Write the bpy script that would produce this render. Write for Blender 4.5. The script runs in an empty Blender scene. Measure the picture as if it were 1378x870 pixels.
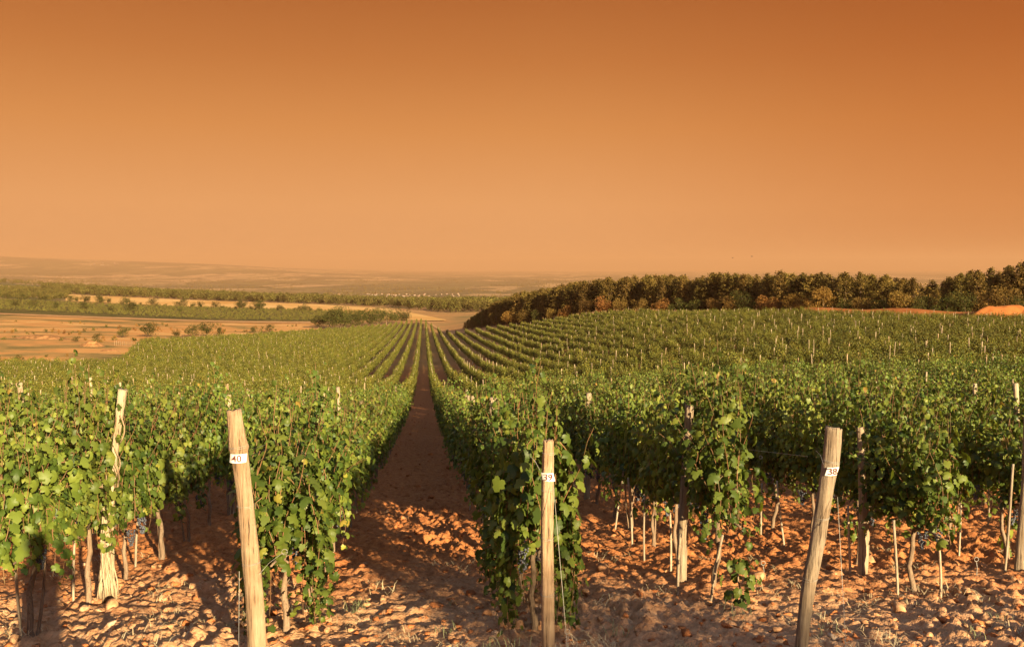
import bpy, math, random
import numpy as np
from mathutils import Vector, Matrix

random.seed(7)
RS = np.random.RandomState(11)
SC = bpy.context.scene
COL = SC.collection
rad = math.radians

# ------------------------------------------------------------------ camera, world, sun, exposure
F_PX, CX, CY, HOR = 1150.0, 689.0, 435.0, 358.0
PITCH = math.atan((CY - HOR) / F_PX)
EYE = 1.75
cam_d = bpy.data.cameras.new('camera'); cam = bpy.data.objects.new('camera', cam_d); COL.objects.link(cam)
cam.location = (0, 0, EYE)
cam.rotation_euler = (math.pi / 2 - PITCH, 0, 0)
cam_d.sensor_width = 36.0
cam_d.lens = 36.0 * F_PX / 1378.0
cam_d.clip_start = 0.05; cam_d.clip_end = 60000
SC.camera = cam

EXPO = 1.62
SC.view_settings.view_transform = 'Standard'
SC.view_settings.look = 'None'
SC.view_settings.exposure = EXPO
SC.view_settings.gamma = 1.0
SC.view_settings.use_curve_mapping = False
KEXP = 2 ** EXPO

SUN_AZ, SUN_EL = rad(180 - 28.7), rad(15.5)          # clockwise from +Y
sun_dir = Vector((math.sin(SUN_AZ) * math.cos(SUN_EL), math.cos(SUN_AZ) * math.cos(SUN_EL), math.sin(SUN_EL)))
sd_ = bpy.data.lights.new('sun', 'SUN'); sd_.energy = 5.0; sd_.angle = rad(0.6); sd_.color = (1.0, 0.80, 0.46)
sun = bpy.data.objects.new('sun', sd_); COL.objects.link(sun)
sun.location = (20, -30, 30); sun.rotation_euler = (-sun_dir).to_track_quat('-Z', 'Y').to_euler()


def lin(r, g, b, k=1.0):
    f = lambda c: (c / 255 / 12.92 if c / 255 <= 0.04045 else ((c / 255 + 0.055) / 1.055) ** 2.4)
    return (f(r) * k, f(g) * k, f(b) * k, 1.0)


w = bpy.data.worlds.new('World'); SC.world = w; w.use_nodes = True
nt = w.node_tree; nt.nodes.clear()
N = nt.nodes.new; L = nt.links.new
tc = N('ShaderNodeTexCoord'); sep = N('ShaderNodeSeparateXYZ'); L(tc.outputs['Generated'], sep.inputs[0])
mr = N('ShaderNodeMapRange'); mr.inputs['From Min'].default_value = 0; mr.inputs['From Max'].default_value = 0.5
L(sep.outputs['Z'], mr.inputs['Value'])
ramp = N('ShaderNodeValToRGB'); L(mr.outputs[0], ramp.inputs[0])
stops = [(0.0, (222, 158, 104)), (0.068, (229, 160, 100)), (0.153, (215, 140, 76)), (0.226, (194, 117, 58)), (0.297, (174, 98, 45)), (0.45, (150, 84, 40))]
els = ramp.color_ramp.elements
while len(els) < len(stops): els.new(0.5)
for e, (p, c) in zip(els, stops):
    e.position = p / 0.5; e.color = lin(*c, k=1.0 / KEXP)
azr = N('ShaderNodeMapRange'); azr.interpolation_type = 'SMOOTHSTEP'
for n_, v in zip(('From Min', 'From Max', 'To Min', 'To Max'), (0.0, 0.60, 0.0, 1.0)): azr.inputs[n_].default_value = v
L(sep.outputs['X'], azr.inputs['Value'])
mulc = N('ShaderNodeMix'); mulc.data_type = 'RGBA'; mulc.blend_type = 'MULTIPLY'
L(azr.outputs[0], mulc.inputs['Factor']); L(ramp.outputs[0], mulc.inputs['A']); mulc.inputs['B'].default_value = (0.80, 0.60, 0.42, 1)
sky = N('ShaderNodeTexSky'); sky.sky_type = 'NISHITA'; sky.sun_disc = False
sky.sun_elevation = SUN_EL; sky.sun_rotation = SUN_AZ; sky.dust_density = 2.0
skm = N('ShaderNodeVectorMath'); skm.operation = 'SCALE'; skm.inputs['Scale'].default_value = 0.075
L(sky.outputs[0], skm.inputs[0])
up = N('ShaderNodeMapRange'); up.interpolation_type = 'SMOOTHSTEP'
for n_, v in zip(('From Min', 'From Max', 'To Min', 'To Max'), (0.33, 0.55, 0.0, 1.0)): up.inputs[n_].default_value = v
L(sep.outputs['Z'], up.inputs['Value'])
mixs = N('ShaderNodeMix'); mixs.data_type = 'RGBA'
L(up.outputs[0], mixs.inputs['Factor']); L(mulc.outputs['Result'], mixs.inputs['A']); L(skm.outputs[0], mixs.inputs['B'])
bg = N('ShaderNodeBackground'); bg.inputs['Strength'].default_value = 1.0
L(mixs.outputs['Result'], bg.inputs['Color'])
wo = N('ShaderNodeOutputWorld'); L(bg.outputs[0], wo.inputs['Surface'])

cy = SC.cycles
cy.use_denoising = True
cy.max_bounces = 6; cy.diffuse_bounces = 3; cy.glossy_bounces = 2; cy.transmission_bounces = 3
cy.transparent_max_bounces = 6; cy.volume_bounces = 0
cy.use_adaptive_sampling = True; cy.adaptive_threshold = 0.02
cy.sample_clamp_indirect = 6.0

# ------------------------------------------------------------------ numeric helpers
def pchip(x, y, xq):
    x = np.asarray(x, float); y = np.asarray(y, float)
    h = np.diff(x); d = np.diff(y) / h
    m = np.zeros(len(x)); m[0] = d[0]; m[-1] = d[-1]
    for i in range(1, len(x) - 1):
        if d[i - 1] * d[i] > 0:
            w1 = 2 * h[i] + h[i - 1]; w2 = h[i] + 2 * h[i - 1]
            m[i] = (w1 + w2) / (w1 / d[i - 1] + w2 / d[i])
    i = np.clip(np.searchsorted(x, xq) - 1, 0, len(x) - 2)
    s = (xq - x[i]) / h[i]
    s = np.clip(s, 0, 1)
    return ((1 + 2 * s) * (1 - s) ** 2 * y[i] + s * (1 - s) ** 2 * h[i] * m[i] + s * s * (3 - 2 * s) * y[i + 1] + s * s * (s - 1) * h[i] * m[i + 1])


def _hash(ix, iy, seed):
    h = (ix.astype(np.int64) * 374761393 + iy.astype(np.int64) * 668265263 + seed * 974634777) & 0xFFFFFFFF
    h = ((h ^ (h >> 13)) * 1274126177) & 0xFFFFFFFF
    h = (h ^ (h >> 16)) & 0xFFFFFFFF
    return h / 4294967295.0


def perlin(x, y, seed=0):
    x = np.asarray(x, float); y = np.asarray(y, float)
    ix = np.floor(x); iy = np.floor(y); fx = x - ix; fy = y - iy
    ux = fx * fx * fx * (fx * (fx * 6 - 15) + 10); uy = fy * fy * fy * (fy * (fy * 6 - 15) + 10)
    def g(a, b):
        an = _hash(ix + a, iy + b, seed) * 2 * np.pi
        return np.cos(an) * (fx - a) + np.sin(an) * (fy - b)
    return ((g(0, 0) * (1 - ux) + g(1, 0) * ux) * (1 - uy) + (g(0, 1) * (1 - ux) + g(1, 1) * ux) * uy) * 1.4


# terrain as drop below the eye: columns are X/Y, rows are distance Y
TD = [0, 7.2, 15, 30, 60, 90, 135, 190, 250, 300, 350, 420, 600, 800, 900, 1200, 1400, 2200, 3500, 7000, 12000, 20000]
TT = [-.60, -.43, -.338, -.225, -.1035, 0, .15, .36, .60]
TH = [
 [1.75, 3.15, 4.35, 6.6, 10.3, 13.4, 16.5, 17.4, 19.1, 20.0, 20.4, 21.2, 23.5, 26, 27.5, 30, 31.5, 42, 60, 70, -136, -60],
 [1.75, 3.15, 4.35, 6.6, 10.3, 13.5, 16.6, 18.3, 20.1, 21.5, 22.9, 24.4, 27.6, 31.5, 33, 40, 45, 65, 95, 100, -63, -20],
 [1.75, 3.15, 4.35, 6.6, 10.3, 13.5, 16.4, 18.8, 21.0, 22.6, 24.0, 26.0, 29.2, 34, 36, 45, 52, 76, 106, 110, -21, 0],
 [1.75, 3.15, 4.35, 6.6, 10.3, 13.5, 16.4, 19.0, 21.6, 23.4, 24.9, 26.7, 31, 36.5, 39, 50, 58, 85, 115, 118, 63, 60],
 [1.75, 3.15, 4.35, 6.6, 10.3, 13.5, 16.4, 19.2, 22.0, 24.0, 25.7, 27.3, 32.5, 38.5, 42, 54, 62, 90, 118, 120, 118, 118],
 [1.75, 3.15, 4.32, 6.35, 9.5, 11.7, 13.5, 14.6, 16.0, 18.5, 21.5, 25, 32, 38.5, 42, 54, 62, 90, 118, 120, 120, 120],
 [1.75, 3.15, 4.28, 6.05, 8.3, 9.1, 9.5, 10.3, 13, 16, 19, 22, 30, 38, 42, 54, 62, 90, 118, 120, 120, 120],
 [1.75, 3.15, 4.22, 5.7, 7.1, 7.6, 8.05, 10.5, 14, 17, 19.5, 23, 32, 38, 42, 54, 62, 90, 118, 120, 120, 120],
 [1.75, 3.15, 4.17, 5.45, 6.7, 7.2, 8.0, 11, 14.5, 17.5, 20, 24, 32, 38, 42, 54, 62, 90, 118, 120, 120, 120],
]
_ld = lambda d: np.log(np.asarray(d, float) + 6.0)
_dq = np.linspace(_ld(0), _ld(20000), 900)
_tq = np.linspace(-.60, .60, 121)
_A = np.array([pchip(_ld(TD), np.array(r) / (np.array(TD) + 8.0), _dq) for r in TH])
_TAB = np.array([pchip(TT, _A[:, j], _tq) for j in range(900)])  # (900,121)


def base_z(X, Y):
    X = np.asarray(X, float); Y = np.asarray(Y, float)
    d = np.clip(Y, 0, 20000); t = np.clip(X / np.maximum(Y, 4.0), -.5999, .5999)
    a = (_ld(d) - _dq[0]) / (_dq[1] - _dq[0]); a = np.clip(a, 0, 898.999); ia = a.astype(int); fa = a - ia
    b = (t + .6) / .01; b = np.clip(b, 0, 119.999); ib = b.astype(int); fb = b - ib
    v = (_TAB[ia, ib] * (1 - fa) * (1 - fb) + _TAB[ia + 1, ib] * fa * (1 - fb) + _TAB[ia, ib + 1] * (1 - fa) * fb + _TAB[ia + 1, ib + 1] * fa * fb)
    return EYE - v * (d + 8.0)


def micro(X, Y):
    r = np.hypot(X, Y)
    f = np.exp(-np.clip(r - 26, 0, None) / 35.0)
    m = 0.05 * perlin(X * .8, Y * .8, 1) + 0.035 * perlin(X * 2.1, Y * 2.1, 2)
    k = 0.6 + 0.8 * np.clip(perlin(X * .5 + 9, Y * .5, 8) + .3, 0, 1)
    m += k * (0.10 * np.abs(perlin(X * 3.6, Y * 3.6, 3)) + 0.075 * np.abs(perlin(X * 8.0, Y * 8.0, 4)) + 0.045 * np.abs(perlin(X * 17, Y * 17, 5)) - 0.05)
    return m * f


def gz(X, Y):
    return base_z(X, Y) + micro(np.asarray(X, float), np.asarray(Y, float))


def px_slopes(px, py):
    xc = (px - CX) / F_PX; yc = (py - CY) / F_PX
    s, c = math.sin(PITCH), math.cos(PITCH)
    den = c - yc * s
    return xc / den, (s + yc * c) / den


def gp(px, py):
    t, sd = px_slopes(px, py)
    d = 6.0
    lo, hi = 0.5, 400.0
    f = lambda d: (EYE - float(base_z(t * d, d))) - sd * d
    prev = lo
    for q in np.geomspace(2.0, 3000.0, 400):
        if f(q) < 0:
            lo, hi = prev, q; break
        prev = q
    for _ in range(40):
        m = (lo + hi) / 2
        if f(m) > 0: lo = m
        else: hi = m
    return t * lo, lo


ALPHA = math.atan(.1035)
CA, SA = math.cos(ALPHA), math.sin(ALPHA)
SP = 2.13


def row_c(k): return 0.93 + SP * (39 - k)
def rowxy(c, s): return c * CA - s * SA, c * SA + s * CA
def s_at_px(c, px):
    t = (px - CX) / F_PX
    return c * (CA - t * SA) / (SA + t * CA)


# ------------------------------------------------------------------ object helpers
def mesh_np(name, V, F, mats=(), attrs=None, smooth=False, mi=None):
    me = bpy.data.meshes.new(name)
    V = np.asarray(V, np.float32); F = np.asarray(F, np.int32)
    n = F.shape[1]
    me.vertices.add(len(V)); me.vertices.foreach_set('co', V.ravel())
    me.loops.add(F.size); me.loops.foreach_set('vertex_index', F.ravel())
    me.polygons.add(len(F)); me.polygons.foreach_set('loop_start', np.arange(0, F.size, n, dtype=np.int32))
    me.polygons.foreach_set('loop_total', np.full(len(F), n, np.int32))
    if smooth: me.polygons.foreach_set('use_smooth', np.ones(len(F), bool))
    if mi is not None: me.polygons.foreach_set('material_index', np.asarray(mi, np.int32))
    for k, a in (attrs or {}).items():
        at = me.attributes.new(k, 'FLOAT', 'POINT'); at.data.foreach_set('value', np.asarray(a, np.float32))
    for m in mats: me.materials.append(m)
    me.update(); me.validate()
    return me


def link(name, me, loc=(0, 0, 0), rz=0.0, parent=None):
    o = bpy.data.objects.new(name, me); COL.objects.link(o); o.location = loc; o.rotation_euler = (0, 0, rz)
    if parent: o.parent = parent
    return o


def tag(o, label=None, cat=None, group=None, kind=None):
    if label: o['label'] = label
    if cat: o['category'] = cat
    if group: o['group'] = group
    if kind: o['kind'] = kind
    return o


def empty(name, loc=(0, 0, 0), rz=0.0):
    o = bpy.data.objects.new(name, None); COL.objects.link(o); o.location = loc; o.rotation_euler = (0, 0, rz)
    o.empty_display_size = 0.1
    return o


def tube(P, R, sides=8, cap=True, rough=0.0, seed=0, flat=1.0):
    """quads (tris at caps are degenerate-free fans split to quads by centre rings)"""
    P = np.asarray(P, float); R = np.broadcast_to(np.asarray(R, float), (len(P),))
    rs = np.random.RandomState(seed)
    T = np.gradient(P, axis=0); T /= np.linalg.norm(T, axis=1)[:, None] + 1e-9
    ref = np.array([0, 1.0, 0]) if abs(T[0][1]) < .9 else np.array([1.0, 0, 0])
    V = []
    prof = 1 + rough * rs.uniform(-1, 1, sides)
    for i in range(len(P)):
        a = np.cross(T[i], ref); a /= np.linalg.norm(a) + 1e-9; b = np.cross(a, T[i])
        an = np.arange(sides) * 2 * np.pi / sides
        rr = R[i] * (prof + rough * .45 * rs.uniform(-1, 1, sides))
        V.append(P[i] + (np.cos(an) * rr)[:, None] * a + (np.sin(an) * rr * flat)[:, None] * b)
    V = np.concatenate(V)
    F = []
    for i in range(len(P) - 1):
        for j in range(sides):
            F.append((i * sides + j, i * sides + (j + 1) % sides, (i + 1) * sides + (j + 1) % sides, (i + 1) * sides + j))
    if cap:
        for i0, c in ((0, P[0]), ((len(P) - 1) * sides, P[-1])):
            V = np.vstack([V, c[None]]); ci = len(V) - 1
            for j in range(0, sides, 2):
                F.append((i0 + j, i0 + (j + 1) % sides, i0 + (j + 2) % sides, ci))
    return V, np.array(F)


def join(parts):
    V, F, k = [], [], 0
    for v, f in parts:
        V.append(v); F.append(np.asarray(f) + k); k += len(v)
    return np.concatenate(V), np.concatenate(F)


# ------------------------------------------------------------------ materials
def mat(name):
    m = bpy.data.materials.new(name); m.use_nodes = True
    m.node_tree.nodes.clear()
    return m, m.node_tree.nodes.new, m.node_tree.links.new


def ramp_node(N, pts):
    r = N('ShaderNodeValToRGB'); e = r.color_ramp.elements
    while len(e) < len(pts): e.new(0.5)
    for x, (p, c) in zip(e, pts): x.position = p; x.color = (*c, 1)
    return r


def leaf_mat(name, cols, trans=0.3, rough=0.5, under=1.15, objvar=0.25, tcol=None, spec=.3):
    m, N, L = mat(name)
    at = N('ShaderNodeAttribute'); at.attribute_name = 'tint'
    r = ramp_node(N, cols); L(at.outputs['Fac'], r.inputs[0])
    oi = N('ShaderNodeObjectInfo')
    mr = N('ShaderNodeMapRange'); mr.inputs['To Min'].default_value = 1 - objvar; mr.inputs['To Max'].default_value = 1 + objvar
    L(oi.outputs['Random'], mr.inputs['Value'])
    hs = N('ShaderNodeHueSaturation'); L(r.outputs[0], hs.inputs['Color']); L(mr.outputs[0], hs.inputs['Value'])
    m2 = N('ShaderNodeMapRange'); m2.inputs['To Min'].default_value = .487; m2.inputs['To Max'].default_value = .513
    ml = N('ShaderNodeMath'); ml.operation = 'FRACT'
    mm = N('ShaderNodeMath'); mm.operation = 'MULTIPLY'; mm.inputs[1].default_value = 17.3
    L(oi.outputs['Random'], mm.inputs[0]); L(mm.outputs[0], ml.inputs[0]); L(ml.outputs[0], m2.inputs['Value']); L(m2.outputs[0], hs.inputs['Hue'])
    geo = N('ShaderNodeNewGeometry')
    mx = N('ShaderNodeMix'); mx.data_type = 'RGBA'; mx.blend_type = 'MULTIPLY'
    L(geo.outputs['Backfacing'], mx.inputs['Factor']); L(hs.outputs[0], mx.inputs['A']); mx.inputs['B'].default_value = (under * 1.05, under, under * 1.3, 1)
    p = N('ShaderNodeBsdfPrincipled'); L(mx.outputs['Result'], p.inputs['Base Color']); p.inputs['Roughness'].default_value = rough
    p.inputs['Specular IOR Level'].default_value = spec
    t = N('ShaderNodeBsdfTranslucent')
    tm = N('ShaderNodeMix'); tm.data_type = 'RGBA'; tm.blend_type = 'MULTIPLY'; tm.inputs['Factor'].default_value = 1
    L(hs.outputs[0], tm.inputs['A']); tm.inputs['B'].default_value = (*(tcol or (1.5, 1.5, .6)), 1); L(tm.outputs['Result'], t.inputs['Color'])
    ms = N('ShaderNodeMixShader'); ms.inputs[0].default_value = trans
    L(p.outputs[0], ms.inputs[1]); L(t.outputs[0], ms.inputs[2])
    o = N('ShaderNodeOutputMaterial'); L(ms.outputs[0], o.inputs['Surface'])
    return m


def wood_mat(name, c1, c2, c3, scale=14.0, bump=.5):
    m, N, L = mat(name)
    tc = N('ShaderNodeTexCoord'); mp = N('ShaderNodeMapping'); mp.inputs['Scale'].default_value = (scale * 2.2, scale * 2.2, scale * .12)
    L(tc.outputs['Object'], mp.inputs['Vector'])
    n1 = N('ShaderNodeTexNoise'); n1.inputs['Scale'].default_value = 1.6; n1.inputs['Detail'].default_value = 6; n1.inputs['Roughness'].default_value = .7
    L(mp.outputs[0], n1.inputs['Vector'])
    r = ramp_node(N, [(.36, c3), (.44, c1), (.58, c2), (.68, c1), (.78, tuple(x * .6 for x in c1))]); L(n1.outputs['Fac'], r.inputs[0])
    n2 = N('ShaderNodeTexNoise'); n2.inputs['Scale'].default_value = 5; n2.inputs['Detail'].default_value = 3; L(tc.outputs['Object'], n2.inputs['Vector'])
    mx = N('ShaderNodeMix'); mx.data_type = 'RGBA'; mx.blend_type = 'MULTIPLY'
    rr = N('ShaderNodeMapRange'); rr.inputs['From Min'].default_value = .35; rr.inputs['From Max'].default_value = .7; L(n2.outputs['Fac'], rr.inputs['Value'])
    L(rr.outputs[0], mx.inputs['Factor']); L(r.outputs[0], mx.inputs['A']); mx.inputs['B'].default_value = (.74, .66, .58, 1)
    oi = N('ShaderNodeObjectInfo'); mr = N('ShaderNodeMapRange'); mr.inputs['To Min'].default_value = .8; mr.inputs['To Max'].default_value = 1.2
    L(oi.outputs['Random'], mr.inputs['Value']); hs = N('ShaderNodeHueSaturation'); L(mx.outputs['Result'], hs.inputs['Color']); L(mr.outputs[0], hs.inputs['Value'])
    p = N('ShaderNodeBsdfPrincipled'); L(hs.outputs[0], p.inputs['Base Color']); p.inputs['Roughness'].default_value = .85
    b = N('ShaderNodeBump'); b.inputs['Strength'].default_value = bump; b.inputs['Distance'].default_value = .02; L(n1.outputs['Fac'], b.inputs['Height']); L(b.outputs[0], p.inputs['Normal'])
    o = N('ShaderNodeOutputMaterial'); L(p.outputs[0], o.inputs['Surface'])
    return m


def plain(name, col, rough=.7, metal=0.0, var=0.0, noise=None, col2=None, nscale=8.0, bump=0.0):
    m, N, L = mat(name)
    p = N('ShaderNodeBsdfPrincipled'); p.inputs['Roughness'].default_value = rough; p.inputs['Metallic'].default_value = metal
    src = None
    tc = N('ShaderNodeTexCoord'); n = N('ShaderNodeTexNoise'); n.inputs['Scale'].default_value = nscale; n.inputs['Detail'].default_value = 5
    L(tc.outputs['Object'], n.inputs['Vector'])
    r = ramp_node(N, [(.35, col), (.65, col2 or tuple(c * .8 for c in col))]); L(n.outputs['Fac'], r.inputs[0]); src = r.outputs[0]
    if var:
        oi = N('ShaderNodeObjectInfo'); mr = N('ShaderNodeMapRange'); mr.inputs['To Min'].default_value = 1 - var; mr.inputs['To Max'].default_value = 1 + var
        L(oi.outputs['Random'], mr.inputs['Value']); hs = N('ShaderNodeHueSaturation'); L(src, hs.inputs['Color']); L(mr.outputs[0], hs.inputs['Value']); src = hs.outputs[0]
    L(src, p.inputs['Base Color'])
    if bump:
        b = N('ShaderNodeBump'); b.inputs['Strength'].default_value = bump; b.inputs['Distance'].default_value = .01; L(n.outputs['Fac'], b.inputs['Height']); L(b.outputs[0], p.inputs['Normal'])
    o = N('ShaderNodeOutputMaterial'); L(p.outputs[0], o.inputs['Surface'])
    return m


GR = [(0.0, (.034, .060, .010)), (.3, (.074, .110, .017)), (.6, (.145, .180, .027)), (.88, (.205, .225, .036)), (.97, (.32, .29, .045)), (1.0, (.24, .12, .03))]
M_LEAF = leaf_mat('vine_leaf', GR, trans=.28, rough=.48)
M_LEAF_FAR = leaf_mat('vine_leaf_far', [(0, (.055, .075, .008)), (.5, (.102, .095, .011)), (.9, (.17, .150, .018)), (1, (.25, .19, .035))], trans=.12, rough=.6, objvar=.3)
M_PINE = leaf_mat('pine_needles', [(0, (.042, .033, .009)), (.5, (.11, .076, .016)), (1, (.20, .13, .027))], trans=.1, rough=.7, objvar=.35, spec=.1)
M_AUT = leaf_mat('autumn_leaves', [(0, (.11, .055, .014)), (.5, (.21, .105, .024)), (1, (.32, .17, .04))], trans=.2, rough=.7, objvar=.35, spec=.1)
M_TAWNY = leaf_mat('tawny_leaves', [(0, (.07, .05, .013)), (.5, (.14, .088, .02)), (1, (.24, .14, .03))], trans=.2, rough=.7, objvar=.35, spec=.1)
M_WOODS = leaf_mat('far_wood_leaves', [(0, (.05, .046, .012)), (.5, (.095, .084, .018)), (1, (.16, .13, .03))], trans=.2, rough=.8, objvar=.3, spec=.1)
M_OAK = leaf_mat('olive_leaves', [(0, (.026, .032, .008)), (.5, (.055, .056, .012)), (1, (.10, .088, .018))], trans=.2, rough=.7, objvar=.3, spec=.1)
M_BARK = wood_mat('vine_bark', (.20, .13, .085), (.30, .21, .14), (.09, .055, .035), 30)
M_CANE = plain('cane', (.24, .10, .045), .6, col2=(.14, .09, .03))
M_POST = wood_mat('weathered_post', (.33, .22, .13), (.44, .31, .20), (.08, .045, .025), 12, 1.0)
M_POSTG = wood_mat('grey_post', (.27, .20, .14), (.38, .29, .20), (.08, .05, .03), 12, 1.0)
M_PALE = wood_mat('pale_peeled_post', (.38, .29, .19), (.46, .37, .25), (.16, .10, .06), 16, .8)
M_STAKE = wood_mat('stake_wood', (.36, .28, .20), (.48, .38, .28), (.2, .13, .08), 30)
M_TRUNK = wood_mat('tree_bark', (.12, .075, .045), (.18, .11, .065), (.05, .03, .02), 4)
M_WIRE = plain('galvanised_wire', (.42, .39, .35), .6, 0.4)
M_TAG = plain('white_tag', (.78, .77, .74), .4, col2=(.70, .68, .64), nscale=30)
M_INK = plain('tag_ink', (.10, .03, .03), .5, col2=(.16, .05, .04), nscale=60)
M_GRAPE = plain('grape_skin', (.028, .028, .045), .4, col2=(.10, .105, .13), nscale=50, var=.3)
M_TIE = plain('blue_tie', (.22, .27, .36), .5, col2=(.30, .34, .40))


def stone_mat(name, c1, c2, c3):
    m, N, L = mat(name)
    tc = N('ShaderNodeTexCoord'); n = N('ShaderNodeTexNoise'); n.inputs['Scale'].default_value = 3; n.inputs['Detail'].default_value = 8; n.inputs['Roughness'].default_value = .65
    L(tc.outputs['Object'], n.inputs['Vector'])
    oi = N('ShaderNodeObjectInfo')
    r = ramp_node(N, [(0, c1), (.45, c2), (.85, c2), (1, c3)]); L(oi.outputs['Random'], r.inputs[0])
    r2 = ramp_node(N, [(.3, (.62, .50, .42)), (.6, (1.1, 1.05, 1.0))]); L(n.outputs['Fac'], r2.inputs[0])
    mx = N('ShaderNodeMix'); mx.data_type = 'RGBA'; mx.blend_type = 'MULTIPLY'; mx.inputs['Factor'].default_value = 1
    L(r.outputs[0], mx.inputs['A']); L(r2.outputs[0], mx.inputs['B'])
    p = N('ShaderNodeBsdfPrincipled'); L(mx.outputs['Result'], p.inputs['Base Color']); p.inputs['Roughness'].default_value = .9; p.inputs['Specular IOR Level'].default_value = .2
    b = N('ShaderNodeBump'); b.inputs['Strength'].default_value = .6; b.inputs['Distance'].default_value = .03; L(n.outputs['Fac'], b.inputs['Height']); L(b.outputs[0], p.inputs['Normal'])
    o = N('ShaderNodeOutputMaterial'); L(p.outputs[0], o.inputs['Surface'])
    return m


M_STONE = stone_mat('pale_stone', (.40, .20, .10), (.50, .29, .16), (.60, .48, .36))
M_CLOD = stone_mat('red_clod', (.34, .125, .045), (.43, .17, .066), (.50, .25, .12))

# ground material: world position decides red tilled soil, pale rubble verge, far patchwork of fields
m, N, L = mat('ground'); M_GROUND = m
geo = N('ShaderNodeNewGeometry'); sx = N('ShaderNodeSeparateXYZ'); L(geo.outputs['Position'], sx.inputs[0])
nf = N('ShaderNodeTexNoise'); nf.inputs['Scale'].default_value = 9; nf.inputs['Detail'].default_value = 9; nf.inputs['Roughness'].default_value = .7; L(geo.outputs['Position'], nf.inputs['Vector'])
soil = ramp_node(N, [(.28, (.18, .062, .023)), (.45, (.37, .135, .048)), (.6, (.46, .185, .070)), (.75, (.54, .27, .13))]); L(nf.outputs['Fac'], soil.inputs[0])
verge = ramp_node(N, [(.28, (.22, .10, .048)), (.45, (.43, .22, .112)), (.6, (.53, .30, .165)), (.75, (.60, .42, .27))]); L(nf.outputs['Fac'], verge.inputs[0])
nl = N('ShaderNodeTexNoise'); nl.inputs['Scale'].default_value = .6; nl.inputs['Detail'].default_value = 3; L(geo.outputs['Position'], nl.inputs['Vector'])
ad = N('ShaderNodeMath'); ad.operation = 'MULTIPLY_ADD'; ad.inputs[1].default_value = 5.0; L(nl.outputs['Fac'], ad.inputs[0]); L(sx.outputs['Y'], ad.inputs[2])
mv = N('ShaderNodeMapRange'); mv.inputs['From Min'].default_value = 10.2; mv.inputs['From Max'].default_value = 12.6; L(ad.outputs[0], mv.inputs['Value'])
mxa = N('ShaderNodeMix'); mxa.data_type = 'RGBA'; L(mv.outputs[0], mxa.inputs['Factor']); L(verge.outputs[0], mxa.inputs['A']); L(soil.outputs[0], mxa.inputs['B'])
# middle distance dry grassland
mapd = N('ShaderNodeMapping'); mapd.inputs['Scale'].default_value = (.02, .012, .02); L(geo.outputs['Position'], mapd.inputs['Vector'])
nd = N('ShaderNodeTexNoise'); nd.inputs['Scale'].default_value = 1.0; nd.inputs['Detail'].default_value = 8; nd.inputs['Roughness'].default_value = .6; L(mapd.outputs[0], nd.inputs['Vector'])
dry = ramp_node(N, [(.32, (.16, .13, .045)), (.45, (.36, .20, .075)), (.55, (.42, .21, .075)), (.7, (.50, .30, .13))]); L(nd.outputs['Fac'], dry.inputs[0])
m1 = N('ShaderNodeMapRange'); m1.inputs['From Min'].default_value = 120; m1.inputs['From Max'].default_value = 150; L(sx.outputs['Y'], m1.inputs['Value'])
mxb = N('ShaderNodeMix'); mxb.data_type = 'RGBA'; L(m1.outputs[0], mxb.inputs['Factor']); L(mxa.outputs['Result'], mxb.inputs['A']); L(dry.outputs[0], mxb.inputs['B'])
# far plain: patchwork
mapf = N('ShaderNodeMapping'); mapf.inputs['Scale'].default_value = (.0014, .0007, .001); mapf.inputs['Rotation'].default_value = (0, 0, .25); L(geo.outputs['Position'], mapf.inputs['Vector'])
vo = N('ShaderNodeTexVoronoi'); vo.inputs['Scale'].default_value = 1.6; vo.inputs['Randomness'].default_value = .95; L(mapf.outputs[0], vo.inputs['Vector'])
sc_ = N('ShaderNodeSeparateColor'); L(vo.outputs['Color'], sc_.inputs[0])
far = ramp_node(N, [(0, (.08, .085, .035)), (.3, (.12, .11, .04)), (.42, (.38, .24, .11)), (.6, (.20, .15, .06)), (.72, (.46, .27, .13)), (.85, (.10, .10, .04)), (1, (.5, .34, .18))]); far.color_ramp.interpolation = 'CONSTANT'
L(sc_.outputs[0], far.inputs[0])
nff = N('ShaderNodeTexNoise'); nff.inputs['Scale'].default_value = 1.0; nff.inputs['Detail'].default_value = 9; nff.inputs['Roughness'].default_value = .7
mapg = N('ShaderNodeMapping'); mapg.inputs['Scale'].default_value = (.006, .0028, .002); L(geo.outputs['Position'], mapg.inputs['Vector']); L(mapg.outputs[0], nff.inputs['Vector'])
woods = N('ShaderNodeMapRange'); woods.inputs['From Min'].default_value = .49; woods.inputs['From Max'].default_value = .56; L(nff.outputs['Fac'], woods.inputs['Value'])
mxw = N('ShaderNodeMix'); mxw.data_type = 'RGBA'; L(woods.outputs[0], mxw.inputs['Factor']); L(far.outputs[0], mxw.inputs['A']); mxw.inputs['B'].default_value = (.055, .062, .025, 1)
m2_ = N('ShaderNodeMapRange'); m2_.inputs['From Min'].default_value = 1300; m2_.inputs['From Max'].default_value = 1500; L(sx.outputs['Y'], m2_.inputs['Value'])
mxc = N('ShaderNodeMix'); mxc.data_type = 'RGBA'; L(m2_.outputs[0], mxc.inputs['Factor']); L(mxb.outputs['Result'], mxc.inputs['A']); L(mxw.outputs['Result'], mxc.inputs['B'])
p = N('ShaderNodeBsdfPrincipled'); L(mxc.outputs['Result'], p.inputs['Base Color']); p.inputs['Roughness'].default_value = .95; p.inputs['Specular IOR Level'].default_value = .1
nb = N('ShaderNodeTexNoise'); nb.inputs['Scale'].default_value = 38; nb.inputs['Detail'].default_value = 6; L(geo.outputs['Position'], nb.inputs['Vector'])
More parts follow.
